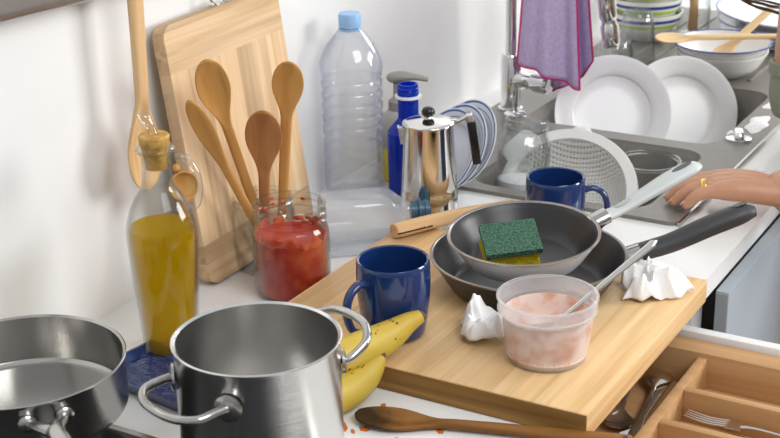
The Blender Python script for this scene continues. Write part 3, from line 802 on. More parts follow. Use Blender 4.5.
for nm, dv, w, out, rise in (('handle',(-.93,.30,0),.042,.046,.0),('handle',(.93,-.33,0),.042,.044,.018)):
    hb_, a0, a1, d = loop_handle(dv, w, out, .100, rise)
    hh = obj('handle', hb_, m_steel, pt)
    for a in (a0, a1):
        n_ = V((a.x,a.y,0)).normalized()
        obj('bracket', lathe([(0,-.001),(.013,-.001),(.013,.0012),(.009,.003),(0,.0032)],24, m=frame(a+n_*.0002, n_, (0,0,1))), m_steel, hh)

# ------------------------------------------------------------------ blue dish between pots
dsh = thing('serving_dish', 'rectangular dark blue embossed ceramic dish between the two steel pans', 'dish', (1.082,-.182,.0), (0,0,R(-8)))
def dish_bm():
    bm = bmesh.new(); secs = [(.0005,.075,.130,.006),(.0005,.078,.133,.006),(.014,.090,.146,.008),(.0155,.091,.147,.008),(.0155,.086,.142,.007),(.006,.074,.130,.006)]
    rings = [[bm.verts.new((x,y,z_)) for x,y in rounded_rect(w,h,r)] for z_,w,h,r in secs]
    for a, c in zip(rings, rings[1:]):
        for k in range(len(a)):
            j=(k+1)%len(a); bm.faces.new((a[k],a[j],c[j],c[k]))
    bm.faces.new(rings[0]); bm.faces.new(rings[-1]); return bm
m_dish, nt, b_, N_, L_ = new_mat('embossed_blue_glaze')
b_.inputs['Base Color'].default_value = (.012,.035,.16,1); b_.inputs['Roughness'].default_value = .22; b_.inputs['Coat Weight'].default_value = .5
tc = N_.new('ShaderNodeTexCoord'); wv = N_.new('ShaderNodeTexVoronoi'); wv.inputs['Scale'].default_value = 55; L_.new(tc.outputs['Object'], wv.inputs['Vector'])
sn = N_.new('ShaderNodeMath'); sn.operation = 'MULTIPLY'; sn.inputs[1].default_value = 22; L_.new(wv.outputs['Distance'], sn.inputs[0])
s2 = N_.new('ShaderNodeMath'); s2.operation = 'SINE'; L_.new(sn.outputs[0], s2.inputs[0])
bp = N_.new('ShaderNodeBump'); bp.inputs['Strength'].default_value = .9; bp.inputs['Distance'].default_value = .002; L_.new(s2.outputs[0], bp.inputs['Height'])
obj('tray', dish_bm(), m_blue, dsh)
o = obj('embossed_base', prism(rounded_rect(.072,.128,.006), .0062, .0072), m_dish, dsh); L_.new(bp.outputs[0], b_.inputs['Normal'])

# ------------------------------------------------------------------ pans
bp_ = thing('frying_pan', 'large black nonstick frying pan lying beneath the smaller pan', 'frying pan', (1.447,-.453,.03))
def fry_bm(Rb, Rt, h, t=.0025):
    o = [(0,0),(Rb-.004,0)]+smooth_prof([(Rb-.004,0),(Rb+.004,.004),(Rb+(Rt-Rb)*.55,h*.5),(Rt,h)],4)[1:]
    top = [(Rt+.0012,h+.0008),(Rt+.0005,h+.0022),(Rt-t,h+.001)]
    inner = [(max(r-t,0), z_+t*.9) for r, z_ in reversed(o[2:-1])]
    inner = [p for p in inner if p[1] < h]
    return lathe(o+top, 96), lathe([(Rt-t,h+.001)]+inner+[(Rb-.006,t),(0,t)], 96)
ob_, ib_ = fry_bm(.090,.118,.042)
obj('outer_body', ob_, m_nonstick_out, bp_); obj('cooking_surface', ib_, m_nonstick, bp_)
obj('rim', lathe([(.1158,.0425),(.119,.0422),(.1192,.0440),(.117,.0448),(.1155,.0438),(.1158,.0425)],96), pm('worn_steel_rim',(.33,.30,.28),.3,1), bp_)
hd = V((.56,-.83,0)).normalized(); up = V((0,0,1)); sdv = V((-hd.y,hd.x,0))
hpath = [hd*.116+up*.031, hd*.135+up*.036, hd*.175+up*.047, hd*.220+up*.066, hd*.258+up*.080, hd*.276+up*.083]
obj('handle', tube(hpath, [.012,.0135,.0145,.0155,.0150,.008], 18, n=6, flat=.8), m_dkhandle, bp_)
o = obj('hanging_hole', lathe([(0,0),(.0046,0),(.0046,.0012),(0,.0012)],24), m_black, bp_)
place(o, frame(hd*.256+up*.0915, (hd*-.30+up).normalized(), hd)); o.scale = (2.2,1,1)
obj('ferrule', tube([hd*.1165+up*.0312, hd*.137+up*.0372], [.0145,.0148], 18, flat=.7), m_steel, bp_)

s_p = thing('frying_pan', 'smaller frying pan with light grey outside stacked on the black pan', 'frying pan', (0,0,0))
TZ = V((-.065,.0,1)).normalized()
place(s_p, frame((1.434,-.4535,.068), TZ, (.78,-.62,0)))
ob_, ib_ = fry_bm(.064,.0905,.036)
obj('outer_body', ob_, m_ltgrey, s_p); obj('cooking_surface', ib_, m_nonstick, s_p)
obj('rim', lathe([(.0885,.0365),(.0915,.0362),(.0918,.0378),(.0898,.0388),(.0882,.0378),(.0885,.0365)],96), pm('brown_steel_rim',(.40,.36,.33),.28,1), s_p)
hpath = [(.088,0,.029),(.105,0,.033),(.132,0,.039),(.167,0,.052),(.200,0,.064),(.230,0,.073),(.243,0,.074)]
obj('handle', tube(hpath, [.011,.0115,.0105,.0125,.0145,.0135,.006], 18, n=6, flat=.55, up=(0,0,1)), m_greyhandle, s_p)
o = obj('hanging_hole', lathe([(0,0),(.0042,0),(.0042,.0012),(0,.0012)],24), pm('hole_shade',(.10,.105,.105),.5), s_p)
place(o, frame((.217,0,.0770), (-.33,0,1), (1,0,.33))); o.scale = (3.4,1,1)
o = obj('ferrule', tube([(.0885,0,.0285),(.112,0,.0350)], [.0125,.0130], 18, flat=.75, up=(0,0,1)), m_steel, s_p)
o = obj('grip_dimple', lathe([(0,0),(.0042,0),(.0042,.001),(0,.001)],24), pm('dimple_grey',(.42,.45,.45),.4), s_p)
place(o, frame((.136,0,.0463), (-.30,0,1), (1,0,.30))); o.scale = (3.2,1,1)

# sponge in the small pan
sg = thing('kitchen_sponge', 'yellow sponge with green scouring side lying in the upper pan', 'sponge', (0,0,0))
SG = frame((1.408,-.4465,.0840), (-.36,-.20,.9), (.62,-.78,0))
place(sg, SG)
def sponge_bm():
    L2, W2, H2 = .033, .0245, .0235
    out = []
    b = bmesh.new()
    n = 8
    st = []
    for i in range(n+1):
        x = -L2+2*L2*i/n
        e = 1
        ring = []
        for (y, z_) in ((-W2,0),(-W2*.86,H2*.5),(-W2,H2),(W2,H2),(W2*.86,H2*.5),(W2,0)):
            ring.append(V((x,y,z_)))
        st.append(ring)
    bm = loft(st)
    # finger grips on the short ends
    for v in bm.verts:
        if abs(abs(v.co.x)-L2) < 1e-6: v.co.x *= (.88 if abs(v.co.z-H2*.5) < 1e-6 else 1)
    bmesh.ops.bevel(bm, geom=[e for e in bm.edges if e.calc_face_angle(0) > .9], offset=.0015, segments=2, affect='EDGES')
    return bm
obj('foam_block', sponge_bm(), m_yellow, sg)
def scour_bm():
    bm = bmesh.new(); nx, ny = 28, 20
    g = [[bm.verts.new((-.0335+.067*i/nx, -.025+.050*j/ny, .0232+.0075+.0011*noise.noise(V((i*.9,j*.9,3)))+.0006*noise.noise(V((i*2.1,j*2.3,7))))) for j in range(ny+1)] for i in range(nx+1)]
    for i in range(nx):
        for j in range(ny): bm.faces.new((g[i][j],g[i+1][j],g[i+1][j+1],g[i][j+1]))
    r = bmesh.ops.extrude_face_region(bm, geom=bm.faces[:])
    for v in r['geom']:
        if isinstance(v, bmesh.types.BMVert): v.co.z = .0232
    return bm
obj('scouring_pad', scour_bm(), m_green, sg)

# ------------------------------------------------------------------ plastic tub
tb = thing('plastic_tub', 'round translucent plastic tub with orange food remains on the cutting board', 'tub', (1.283,-.551,.03))
pr = [(.040,0),(.0432,.002),(.0448,.008),(.0505,.056),(.0505,.058),(.0545,.0585),(.0545,.060),(.0528,.0605),(.0533,.0715),(.0555,.072),(.0555,.0738),(.054,.0745)]
obj('body', lathe(shell(pr, .0016), 72), m_tub, tb)
obj('food_remains', lathe(smooth_prof([(0,.003),(.040,.003),(.0455,.018),(.0483,.050),(.0475,.051),(.043,.022),(.03,.0165),(0,.0165)],2),48), m_tubres, tb)
rr = random.Random(5); mc_ = pm('carrot_orange',(.75,.25,.02),.4)
for i in range(7):
    a = rr.uniform(0,2*PI); r0 = rr.uniform(.008,.032); q = rr.uniform(.001,.0028)
    b = bmesh.new(); bmesh.ops.create_icosphere(b, subdivisions=2, radius=1, matrix=M.Translation((r0*math.cos(a), r0*math.sin(a), .0170+max(0,(r0-.02)*.25)+q*.2)) @ M.Rotation(a*3,4,'Z') @ M.Diagonal((q*2.2,q,q*.8,1)))
    obj('carrot_bit', b, mc_, tb)
ts = tag(obj('table_spoon', spoon_bm(.188,.050,.016,.0044,.0022,.0018,.006,.006,thick=.0012,n=60), m_polish), 'steel spoon standing in the plastic tub with its handle sticking out', 'spoon')
place(ts, framex((1.376,-.638,.149), (1.262-1.376, -.532+.638, .043-.149), (-.3,-.5,.75)))

# ------------------------------------------------------------------ napkins
def napkin(label, loc, rz, sx, sy, h, seed, spikes):
    bm = bmesh.new(); n = 44; g = []
    for i in range(n+1):
        row = []
        for j in range(n+1):
            u = i/n*2-1; v = j/n*2-1
            r = min(1, math.hypot(u, v)); 
            if max(abs(u),abs(v)) > 0:
                k = max(abs(u),abs(v))/max(1e-6, math.hypot(u,v)); 
            else: k = 1
            a = math.atan2(v,u); rr_ = max(abs(u),abs(v))
            x = u*sx*(1+.25*math.sin(v*2.6+seed)); y = v*sy*(1+.25*math.sin(u*2.2+seed*2))
            q = V((x*42+seed*7, y*42, seed))
            def rg(p): return 1-2.2*abs(noise.noise(p))
            rid = .74*max(0, rg(q*.62))+.24*max(0, rg(q*1.5))+.05*rg(q*3.6)
            z_ = h*(rid*1.05*(1-rr_**4*.75)+.25*(1-rr_**2))
            x += .010*noise.noise(q*1.2+V((9,0,0))); y += .010*noise.noise(q*1.2+V((0,9,0)))
            z_ = max(z_, 0)
            row.append(bm.verts.new((x, y, max(.0008, z_))))
        g.append(row)
    for i in range(n):
        for j in range(n): bm.faces.new((g[i][j],g[i+1][j],g[i+1][j+1],g[i][j+1]))
    o = obj('paper_napkin', bm, m_paper, loc=loc, rot=(0,0,rz), ang=28)
    s = o.modifiers.new('thickness','SOLIDIFY'); s.thickness = .0006; s.offset = 1
    return tag(o, label, 'napkin', 'crumpled napkins')
napkin('crumpled white paper napkin on the board at the left of the tub', (1.300,-.462,.0302), R(60), .027, .021, .038, 1.3, 3)
napkin('crumpled white paper napkin at the right rear corner of the board', (1.497,-.592,.0302), R(-50), .036, .025, .034, 4.1, 3)

# ------------------------------------------------------------------ bananas
def banana(label, pts, rad, tip_first=True):
    t = thing('banana', label, 'banana', pts[0], group='bananas')
    o0 = V(pts[0]); P_ = [V(p)-o0 for p in pts]
    b = tube(P_, [r_*1.16 for r_ in rad], 10, n=7)
    obj('peel', b, m_banana, t, ang=60)
    d = (P_[0]-P_[1]).normalized()
    b = tube([P_[0]-d*.001, P_[0]+d*.004], [rad[0]*1.02, rad[0]*.7], 10)
    obj('stem_end', b, m_bantip, t)
banana('ripe speckled banana lying against the blue mug on the board', [(1.230,-.424,.073),(1.216,-.414,.068),(1.190,-.398,.0560),(1.145,-.374,.0500),(1.095,-.345,.047),(1.060,-.325,.0455),(1.045,-.316,.046)], [.0065,.0105,.0165,.0180,.0160,.009,.004])
banana('ripe banana with black tip lying below the other on the counter', [(1.172,-.407,.047),(1.163,-.403,.038),(1.145,-.396,.026),(1.115,-.383,.0185),(1.080,-.358,.0170),(1.055,-.335,.018),(1.043,-.325,.02)], [.005,.0105,.0155,.0175,.0155,.009,.004])

# ------------------------------------------------------------------ dirty wooden spoon and sauce
ws = thing('wooden_spoon', 'used dark wooden spoon lying on the white counter beside sauce drops', 'wooden spoon')
place(ws, frame((1.192,-.690,.0075), (0,0,1), (1.110-1.192, -.411+.690, 0)))
obj('body', spoon_bm(.292,.098,.0225,.0095,.0065,.0045,.006,.004), m_w_dirty, ws)
obj('hanging_hole', lathe([(0,0),(.0026,0),(.0026,.0008),(0,.0008)],16), m_black, ws, loc=(.011,0,.0041))
b = bmesh.new(); rr = random.Random(11)
for (x,y,s,e) in ((1.102,-.392,.004,2.5),(1.093,-.405,.005,3),(1.098,-.428,.006,1.4),(1.113,-.455,.0055,1.3),(1.088,-.420,.003,2),(1.135,-.385,.004,2.4),(1.142,-.372,.003,2),(1.151,-.420,.004,1.2),(1.108,-.372,.003,1.5),(1.13,-.50,.004,2),(1.095,-.47,.004,1.5)):
    n = 22; a0 = rr.uniform(0,6); vs = []
    for k in range(n):
        a = 2*PI*k/n; r0 = s*(1+.14*math.sin(a*2+a0)+.10*math.sin(a*5+a0*2)); xx = r0*math.cos(a)*e; yy = r0*math.sin(a)
        vs.append(bm_v := b.verts.new((x+xx*.5-yy*.6, y+xx*.6+yy*.5, .0003)))
    c = b.verts.new((x,y,.0011))
    for k in range(n): b.faces.new((vs[k],vs[(k+1)%n],c))
tag(obj('sauce_drops', b, m_sauce), 'orange sauce drops spilled on the white counter round the used spoon', 'sauce', kind='stuff')

# wooden utensil behind the pans
wu = thing('wooden_utensil', 'slim pale wooden utensil with dark slot lying behind the pans', 'utensil')
place(wu, framex((1.503,-.232,.041), (1.683-1.503,-.322+.232,-.004), (0,0,1)))
b = tube([(0,0,0),(.003,0,0),(.02,0,0),(.10,0,0),(.17,0,-.001),(.198,0,-.001),(.203,0,-.001)], [.0095,.011,.0115,.0105,.0075,.0055,.003], 16, n=4, flat=.9)
obj('handle', b, m_w_pale, wu)
obj('slot', bx(.0,.055,-.0125,-.0095,-.0012,.0004), m_black, wu)
obj('pin', lathe([(0,0),(.0022,0),(.0022,.0008),(0,.001)],14, m=frame((.045,-.0112,0),(0,-1,0),(1,0,0))), m_polish, wu)

# ------------------------------------------------------------------ plates with blue lines on the left of the sink
def plate_prof(Rp_, h=.018):
    return [(0,0),(Rp_*.55,0),(Rp_*.58,.001),(Rp_*.70,h*.45),(Rp_*.97,h),(Rp_,h+.001),(Rp_*.985,h+.0028),(Rp_*.70,h*.45+.0035),(Rp_*.60,.0045),(0,.004)]
def plate(label, org, nrm, mat, Rp_=.097, group=None, h=.018, x=(0,0,1)):
    t = thing('dinner_plate', label, 'plate', group=group)
    place(t, frame(org, nrm, x))
    obj('body', lathe(smooth_prof(plate_prof(Rp_, h), 3), 72), mat, t); return t
pn = V((-.78,.40,.48)).normalized()
for i, lbl in enumerate(('white plate with blue lines standing nearest the coffee pot handle','middle one of three white plates with blue lines beside the coffee pot','white plate with blue lines standing rearmost beside the tilted glass jar')):
    c0 = V((1.760,-.186,.0)) + V((.017,-.007,0))*i
    c0.z = .067*math.sqrt(1-pn.z**2)+.003+.003*i
    plate(lbl, c0, pn, m_platebl, .067, 'blue lined plates', .014)

# glass mason jar
gj = thing('glass_jar', 'clear embossed glass jar with soapy bottom leaning at the sink corner', 'jar')
place(gj, frame((1.858,-.248,-.050), (.14,-.03,1), (1,0,0)))
pr = [(.033,0),(.0385,.004),(.0405,.012),(.0405,.095)]+smooth_prof([(.0405,.095),(.039,.108),(.034,.119),(.0325,.123)],4)+[(.0325,.129),(.0342,.130),(.0342,.133),(.0325,.135),(.0325,.141),(.0335,.144),(.032,.145)]
obj('body', lathe(shell(pr, .003)), m_glass_rip, gj)
obj('soap_foam', lathe([(0,.004),(.0355,.004),(.037,.012),(.037,.050),(.02,.056),(0,.053)],40), m_foam, gj)
t = thing('cereal_bowl', 'upturned white bowl in the sink carrying the glass jar', 'bowl', (1.862,-.250,-.128))
obj('body', lathe([(.045,0),(.047,0),(.046,.03),(.034,.066),(.026,.070),(.026,.0745),(.022,.0745),(.021,.070),(0,.069),(0,.066),(.032,.062),(.043,.03),(.045,0)],48), m_plate, t)

# white colander leaning in the basin
cl = thing('colander', 'white plastic colander with fine holes leaning in the sink', 'colander')
place(cl, frame((1.900,-.312,-.020), (-.66,-.22,.72), (.2,-.9,0)))
CS = 1.10
def colander_bm():
    bm = lathe(smooth_prof([(.0,-.052),(.035,-.050),(.062,-.034),(.079,-.006),(.082,0)],4)+[(.095,.0),(.097,.002),(.095,.0045),(.081,.0045)]+smooth_prof([(.0795,.0),(.0765,-.005),(.060,-.031),(.034,-.047),(0,-.049)],4), 80)
    return bm
def holes_mat():
    m, nt, b, N, L = new_mat('perforated_white_plastic')
    b.inputs['Base Color'].default_value = (.72,.71,.68,1); b.inputs['Roughness'].default_value = .4
    tc = N.new('ShaderNodeTexCoord'); mp = N.new('ShaderNodeMapping'); mp.inputs['Scale'].default_value = (190,190,0); L.new(tc.outputs['Object'], mp.inputs[0])
    fr = N.new('ShaderNodeVectorMath'); fr.operation = 'FRACTION'; L.new(mp.outputs[0], fr.inputs[0])
    ds = N.new('ShaderNodeVectorMath'); ds.operation = 'DISTANCE'; ds.inputs[1].default_value = (.5,.5,0); L.new(fr.outputs[0], ds.inputs[0])
    lt = N.new('ShaderNodeMath'); lt.operation = 'LESS_THAN'; lt.inputs[1].default_value = .27; L.new(ds.outputs['Value'], lt.inputs[0])
    ln = N.new('ShaderNodeVectorMath'); ln.operation = 'MULTIPLY'; ln.inputs[1].default_value = (1,1,0); L.new(tc.outputs['Object'], ln.inputs[0])
    l2 = N.new('ShaderNodeVectorMath'); l2.operation = 'LENGTH'; L.new(ln.outputs[0], l2.inputs[0])
    l3 = N.new('ShaderNodeMath'); l3.operation = 'LESS_THAN'; l3.inputs[1].default_value = .088; L.new(l2.outputs['Value'], l3.inputs[0])
    mu = N.new('ShaderNodeMath'); mu.operation = 'MULTIPLY'; L.new(lt.outputs[0], mu.inputs[0]); L.new(l3.outputs[0], mu.inputs[1])
    tr = N.new('ShaderNodeBsdfTransparent'); mx = N.new('ShaderNodeMixShader'); L.new(mu.outputs[0], mx.inputs[0]); L.new(b.outputs[0], mx.inputs[1]); L.new(tr.outputs[0], mx.inputs[2])
    L.new(mx.outputs[0], N['Material Output'].inputs[0]); return m
obj('bowl', xf(colander_bm(), M.Diagonal((CS,CS,CS,1))), holes_mat(), cl)
obj('grip', prism([(-.034,.094),(.034,.094),(.028,.118),(.020,.126),(-.020,.126),(-.028,.118)], .0005, .004, bev=.001), m_plastic_w, cl, rot=(0,0,R(52)))

# glass bowl in basin
gb = thing('glass_bowl', 'clear glass bowl sitting in the front basin of the sink', 'bowl', (2.075,-.375,-.173))
place(gb, M.Translation((2.036,-.392,-.127)))
pr = smooth_prof([(.030,0),(.033,.003),(.040,.04),(.0455,.09),(.0475,.122)],4)+[(.0520,.1225),(.0530,.1250),(.0510,.127)]
obj('body', lathe(shell(pr, .0035), 64), m_glass, gb)

# white plates in the second basin
plate('big white plate leaning in the rear sink basin behind the glass bowl', (2.288,-.230,-.016), V((-.80,-.42,.42)), m_plate, .102, 'white plates in the sink', .016)
plate('white plate leaning at the right behind the big one in the basin', (2.400,-.316,-.034), V((-.80,-.42,.42)), m_plate, .101, 'white plates in the sink', .016)

# ------------------------------------------------------------------ things drying at the back
m_stripe = zbands('striped_bowl', [(.043,.050,(.02,.07,.30)), (.031,.038,(.45,.62,.06))], (.80,.79,.74))
bowl_prof = smooth_prof([(.034,0),(.038,.004),(.058,.022),(.071,.044),(.075,.058)],4)
bs = thing('striped_bowl', 'blue and green striped bowl at the bottom of the stack', 'bowl', (2.74,-.122,.009), group='stacked striped bowls')
obj('body', lathe(shell(bowl_prof, .003)), m_stripe, bs)
for i, l in enumerate(('blue and green striped bowl second from the bottom of the stack','blue and green striped bowl third from the bottom of the stack','blue and green striped bowl at the top of the stack')):
    dup(bs, (2.74+.001*i,-.122,.009+.030*(i+1)), (0,0,i), l)
def tumbler(label, loc, r, h):
    t = thing('drinking_glass', label, 'glass', loc, group='glasses drying upside down')
    obj('body', lathe([(r,0),(r,.004),(r*.88,h*.7),(r*.80,h-.006),(r*.70,h),(0,h),(0,h-.008),(r*.74,h-.009),(r*.84,h*.7),(r*.95,.004),(r*.95,0),(r,0)],48), m_glass_rip, t); return t
tumbler('upturned glass tumbler standing before the striped bowls', (2.565,-.170,.009), .036, .098)
tumbler('low upturned glass standing between the faucet and the tumbler', (2.500,-.150,.009), .037, .055)
uj = thing('glass_jar', 'clear glass holding wooden spoons at the back of the draining board', 'jar', (2.81,-.200,.009))
obj('body', lathe(shell([(.030,0),(.033,.003),(.0345,.008),(.036,.085),(.0375,.087),(.037,.09)], .0025)), m_glass, uj)
for i,(dx,dy,l) in enumerate(((-.012,.006,'wooden handle leaning left in the back glass'),(.008,-.008,'wooden handle standing at the middle of the back glass'),(.014,.012,'wooden handle at the rear of the back glass'))):
    t = thing('wooden_spoon', l, 'wooden spoon', group='wooden spoons in the back glass')
    place(t, framex((2.81-dx*.3,-.200-dy*.3,.013), (dx*.9,dy*.9-.004*(i-1),.20), camv))
    obj('body', spoon_bm(.22,.06,.019,.008,.008,.006,.005,.003), m_w_pale, t)
def rim_bowl(label, loc, r, h, group, rot=(0,0,0), name='enamel_bowl'):
    t = thing(name, label, 'bowl', loc, rot, group)
    pr = smooth_prof([(r*.5,0),(r*.54,.002),(r*.80,h*.4),(r*.96,h*.85),(r,h)],4)
    obj('body', lathe(shell(pr, .0022), 72), m_enamel, t)
    obj('rim', lathe([(r-.0022,h-.001),(r+.001,h-.001),(r+.0012,h+.001),(r-.0012,h+.0014),(r-.0026,h+.0005),(r-.0022,h-.001)],72), m_bluerim, t)
    return t
rim_bowl('white enamel bowl with blue rim stacked on top beside the plates', (2.545,-.345,.030), .0905, .040, 'enamel bowls')
t = thing('enamel_bowl', 'lower white bowl under the blue rimmed enamel bowl', 'bowl', (2.545,-.345,.009), group='enamel bowls')
obj('body', lathe(shell(smooth_prof([(.045,0),(.049,.002),(.068,.016),(.082,.038),(.085,.046)],4), .003),64), m_enamel, t)
t = thing('wooden_spoon', 'pale wooden spoon lying flat across the enamel bowl', 'wooden spoon')
A = V((2.60,-.462,.079)); B = V((2.490,-.232,.0775))
place(t, framex(A, B-A, (-.25,-.1,.95))); obj('body', spoon_bm((B-A).length,.075,.019,.0065,.0065,.0045,.006,.002), m_w_light, t)
t = thing('wooden_spatula', 'wooden spatula leaning in the enamel bowl with its handle up right', 'spatula')
A = V((2.655,-.405,.118)); B = V((2.520,-.338,.0375))
place(t, framex(A, B-A, (-.4,-.2,.85))); obj('body', spoon_bm((B-A).length,.060,.018,.0075,.008,.0045,.002,.0), m_w_light, t)
for i in range(3):
    t = thing('soup_plate', ('white plate with blue rim at the bottom of the back stack','middle white plate with blue rim in the back stack','top white plate with blue rim in the back stack')[i], 'plate', (2.815,-.372+.006*i,.009+.016*i), (R(3)*i,0,0), 'blue rimmed plates at the back')
    obj('body', lathe(smooth_prof([(0,0),(.06,0),(.064,.002),(.080,.018),(.112,.026),(.114,.028),(.112,.0295),(.079,.022),(.06,.006),(0,.005)],3),72), m_enamel, t)
    obj('rim', lathe([(.1105,.0288),(.1145,.0275),(.1155,.029),(.113,.0305),(.1105,.0297),(.1105,.0288)],72), pm('pale_blue_rim',(.16,.25,.45),.3), t)
t = thing('soup_plate', 'white plate with blue line standing behind the stacked plates', 'plate')
place(t, frame((2.99,-.270,.06), (-.55,-.2,.8), (0,0,1)))
obj('body', lathe(smooth_prof(plate_prof(.085,.016),3),72), m_platebl, t)

# soap foam
def foam(label, loc, sx, sy, h, seed):
    bm = bmesh.new(); n = 26; g=[]
    rows = []
    c = bm.verts.new((0,0,h))
    prev = None
    for ri in range(1,9):
        rr_ = ri/8; ring = []
        for k in range(n):
            a = 2*PI*k/n; am = 1+.22*math.sin(2*a+seed)+.14*math.sin(5*a+seed*3)
            x = math.cos(a)*rr_*am*sx; y = math.sin(a)*rr_*am*sy
            z_ = h*(1-rr_**3)*(1+.3*noise.noise(V((x*90,y*90,seed))))
            ring.append(bm.verts.new((x,y,max(.0002,z_))))
        if prev:
            for k in range(n): bm.faces.new((prev[k],prev[(k+1)%n],ring[(k+1)%n],ring[k]))
        else:
            for k in range(n): bm.faces.new((c,ring[k],ring[(k+1)%n]))
        prev = ring
    tag(obj('soap_suds', bm, m_foam, loc=loc), label, 'foam', kind='stuff')
foam('white soap foam spread on the sink ledge behind the drain knob', (2.272,-.496,.0062), .042, .020, .006, 1)
foam('small patch of soap foam beside the drain knob on the sink', (2.206,-.470,.0062), .010, .006, .003, 2)
foam('patches of soap foam on the rear sink ledge before the enamel bowl', (2.395,-.487,.0062), .030, .012, .004, 3)
foam('drop of soap foam on the white counter before the sink', (2.07,-.560,.0002), .013, .008, .002, 5)
foam('soap foam on the ledge between the two sink basins', (2.117,-.245,.0062), .014, .016, .004, 6)

# ------------------------------------------------------------------ purple cloth on faucet
ct = thing('dish_cloth', 'lilac cleaning cloth with magenta edging hung over the faucet spout', 'cloth', (0,0,0))
def cloth_pt(u, v):
    # u across (0 near wall .. 1 towards front), v: 0 front hem, .5 over the spout, 1 back hem
    yc = -.112-.112*u
    wav = .010*math.sin(u*9+.6)+.006*math.sin(u*17+2)
    if v <= .55:
        k = v/.55; zb = .092-.020*u+.006*math.sin(u*5)
        z_ = zb+(.352-zb)*k; x_ = 2.172-.020-.010*(1-k)+wav*(1-.7*k)
        y_ = yc+(1-k)*(-.010+.016*u)*-.6 + (.10-.0)*(k**2)*0
    else:
        k = (v-.55)/.45; zb = .028+.115*abs(u-.30)+.012*math.sin(u*6)
        z_ = .352+(zb-.352)*k; x_ = 2.172+.016+.012*k+wav*k
        y_ = yc-.006*k
    # gather towards the spout arch at the top
    top = 1-abs(v-.55)/.55
    y_ = y_*(1-.25*top)+(-.155)*.25*top
    return V((x_, y_, z_-.018*top*abs(u-.5)))
nu, nv = 36, 60
bm = bmesh.new()
g = [[bm.verts.new(cloth_pt(i/nu, j/nv)) for j in range(nv+1)] for i in range(nu+1)]
for i in range(nu):
    for j in range(nv): bm.faces.new((g[i][j],g[i+1][j],g[i+1][j+1],g[i][j+1]))
o = obj('fabric', bm, m_purple, ct); s = o.modifiers.new('thickness','SOLIDIFY'); s.thickness = .0016; s.offset = 0
edge = [cloth_pt(i/nu,0) for i in range(nu+1)]+[cloth_pt(1,j/nv) for j in range(1,nv+1)]+[cloth_pt(1-i/nu,1) for i in range(1,nu+1)]+[cloth_pt(0,1-j/nv) for j in range(1,nv)]
obj('edging', closed_tube(edge, .0019, 8), m_magenta, ct)

# ------------------------------------------------------------------ person
pe = thing('person', 'person in sage green shirt leaning on the sink, one hand with gold ring', 'person', (2.22,-.85,-.9))
def ell(bm, c, r, m=None):
    mm = M.Translation(c) @ (m or M.Identity(4)) @ M.Diagonal((*r, 1)); bmesh.ops.create_icosphere(bm, subdivisions=3, radius=1, matrix=mm)
bm = bmesh.new()
PO = V((-.13,0,0))
hipL, hipR = V((2.26,-.86,.02))+PO, V((2.43,-.86,.02))+PO
kL, kR = V((2.12,-.84,-.42)), V((2.31,-.85,-.42)); aL, aR = V((2.12,-.88,-.83)), V((2.31,-.89,-.83))
chest = V((2.24,-.74,.30)); neck0 = V((2.26,-.645,.42)); head = V((2.29,-.565,.53))
shL, shR = V((2.08,-.73,.36)), V((2.41,-.69,.34))
elL = V((1.925,-.855,.10)); wrL = V((1.878,-.634,.038))
elR = V((2.238,-.568,.048)); wrR = V((2.252,-.560,.29))
for h_, k_, a_ in ((hipL,kL,aL),(hipR,kR,aR)):
    tube([h_, h_*.5+k_*.5, k_, k_*.65+a_*.35, a_], [.085,.078,.055,.054,.038], 20, bm, n=4)
    tube([a_+V((0,-.03,-.03)), a_+V((0,.06,-.045)), a_+V((0,.16,-.052))], [.036,.036,.02], 16, bm, n=3)
tube([V((2.215,-.86,-.01)), V((2.215,-.85,.10)), V((2.225,-.80,.21)), chest, V((2.252,-.69,.38)), neck0], [.145,.130,.120,.140,.110,.055], 24, bm, n=4, flat=.72, up=(0,1,0))
tube([neck0-V((0,.02,.04)), neck0, head-V((0,.0,.06))], [.055,.052,.052], 18, bm, n=3)
ell(bm, head, (.075,.092,.105)); ell(bm, head+V((-.01,.055,-.055)), (.05,.045,.05))
face = V((-.25,.95,-.2)).normalized(); fs = V((face.y,-face.x,0)).normalized(); fu = fs.cross(face)
ell(bm, head+face*.100-fu*.005, (.012,.018,.02)); 
for s in (-1,1): ell(bm, head+fs*.076*s, (.012,.022,.032))
tube([shL+V((.03,.0,.01)), shL, shL*.5+elL*.5, elL], [.060,.058,.047,.041], 18, bm, n=4)
tube([elL, elL*.6+wrL*.4, elL*.2+wrL*.8, wrL], [.044,.043,.034,.0285], 18, bm, n=4)
tube([shR-V((.03,.0,-.01)), shR, shR*.5+elR*.5, elR], [.060,.058,.047,.041], 18, bm, n=4)
tube([elR, elR*.6+wrR*.4, elR*.2+wrR*.8, wrR], [.036,.041,.036,.029], 18, bm, n=4)
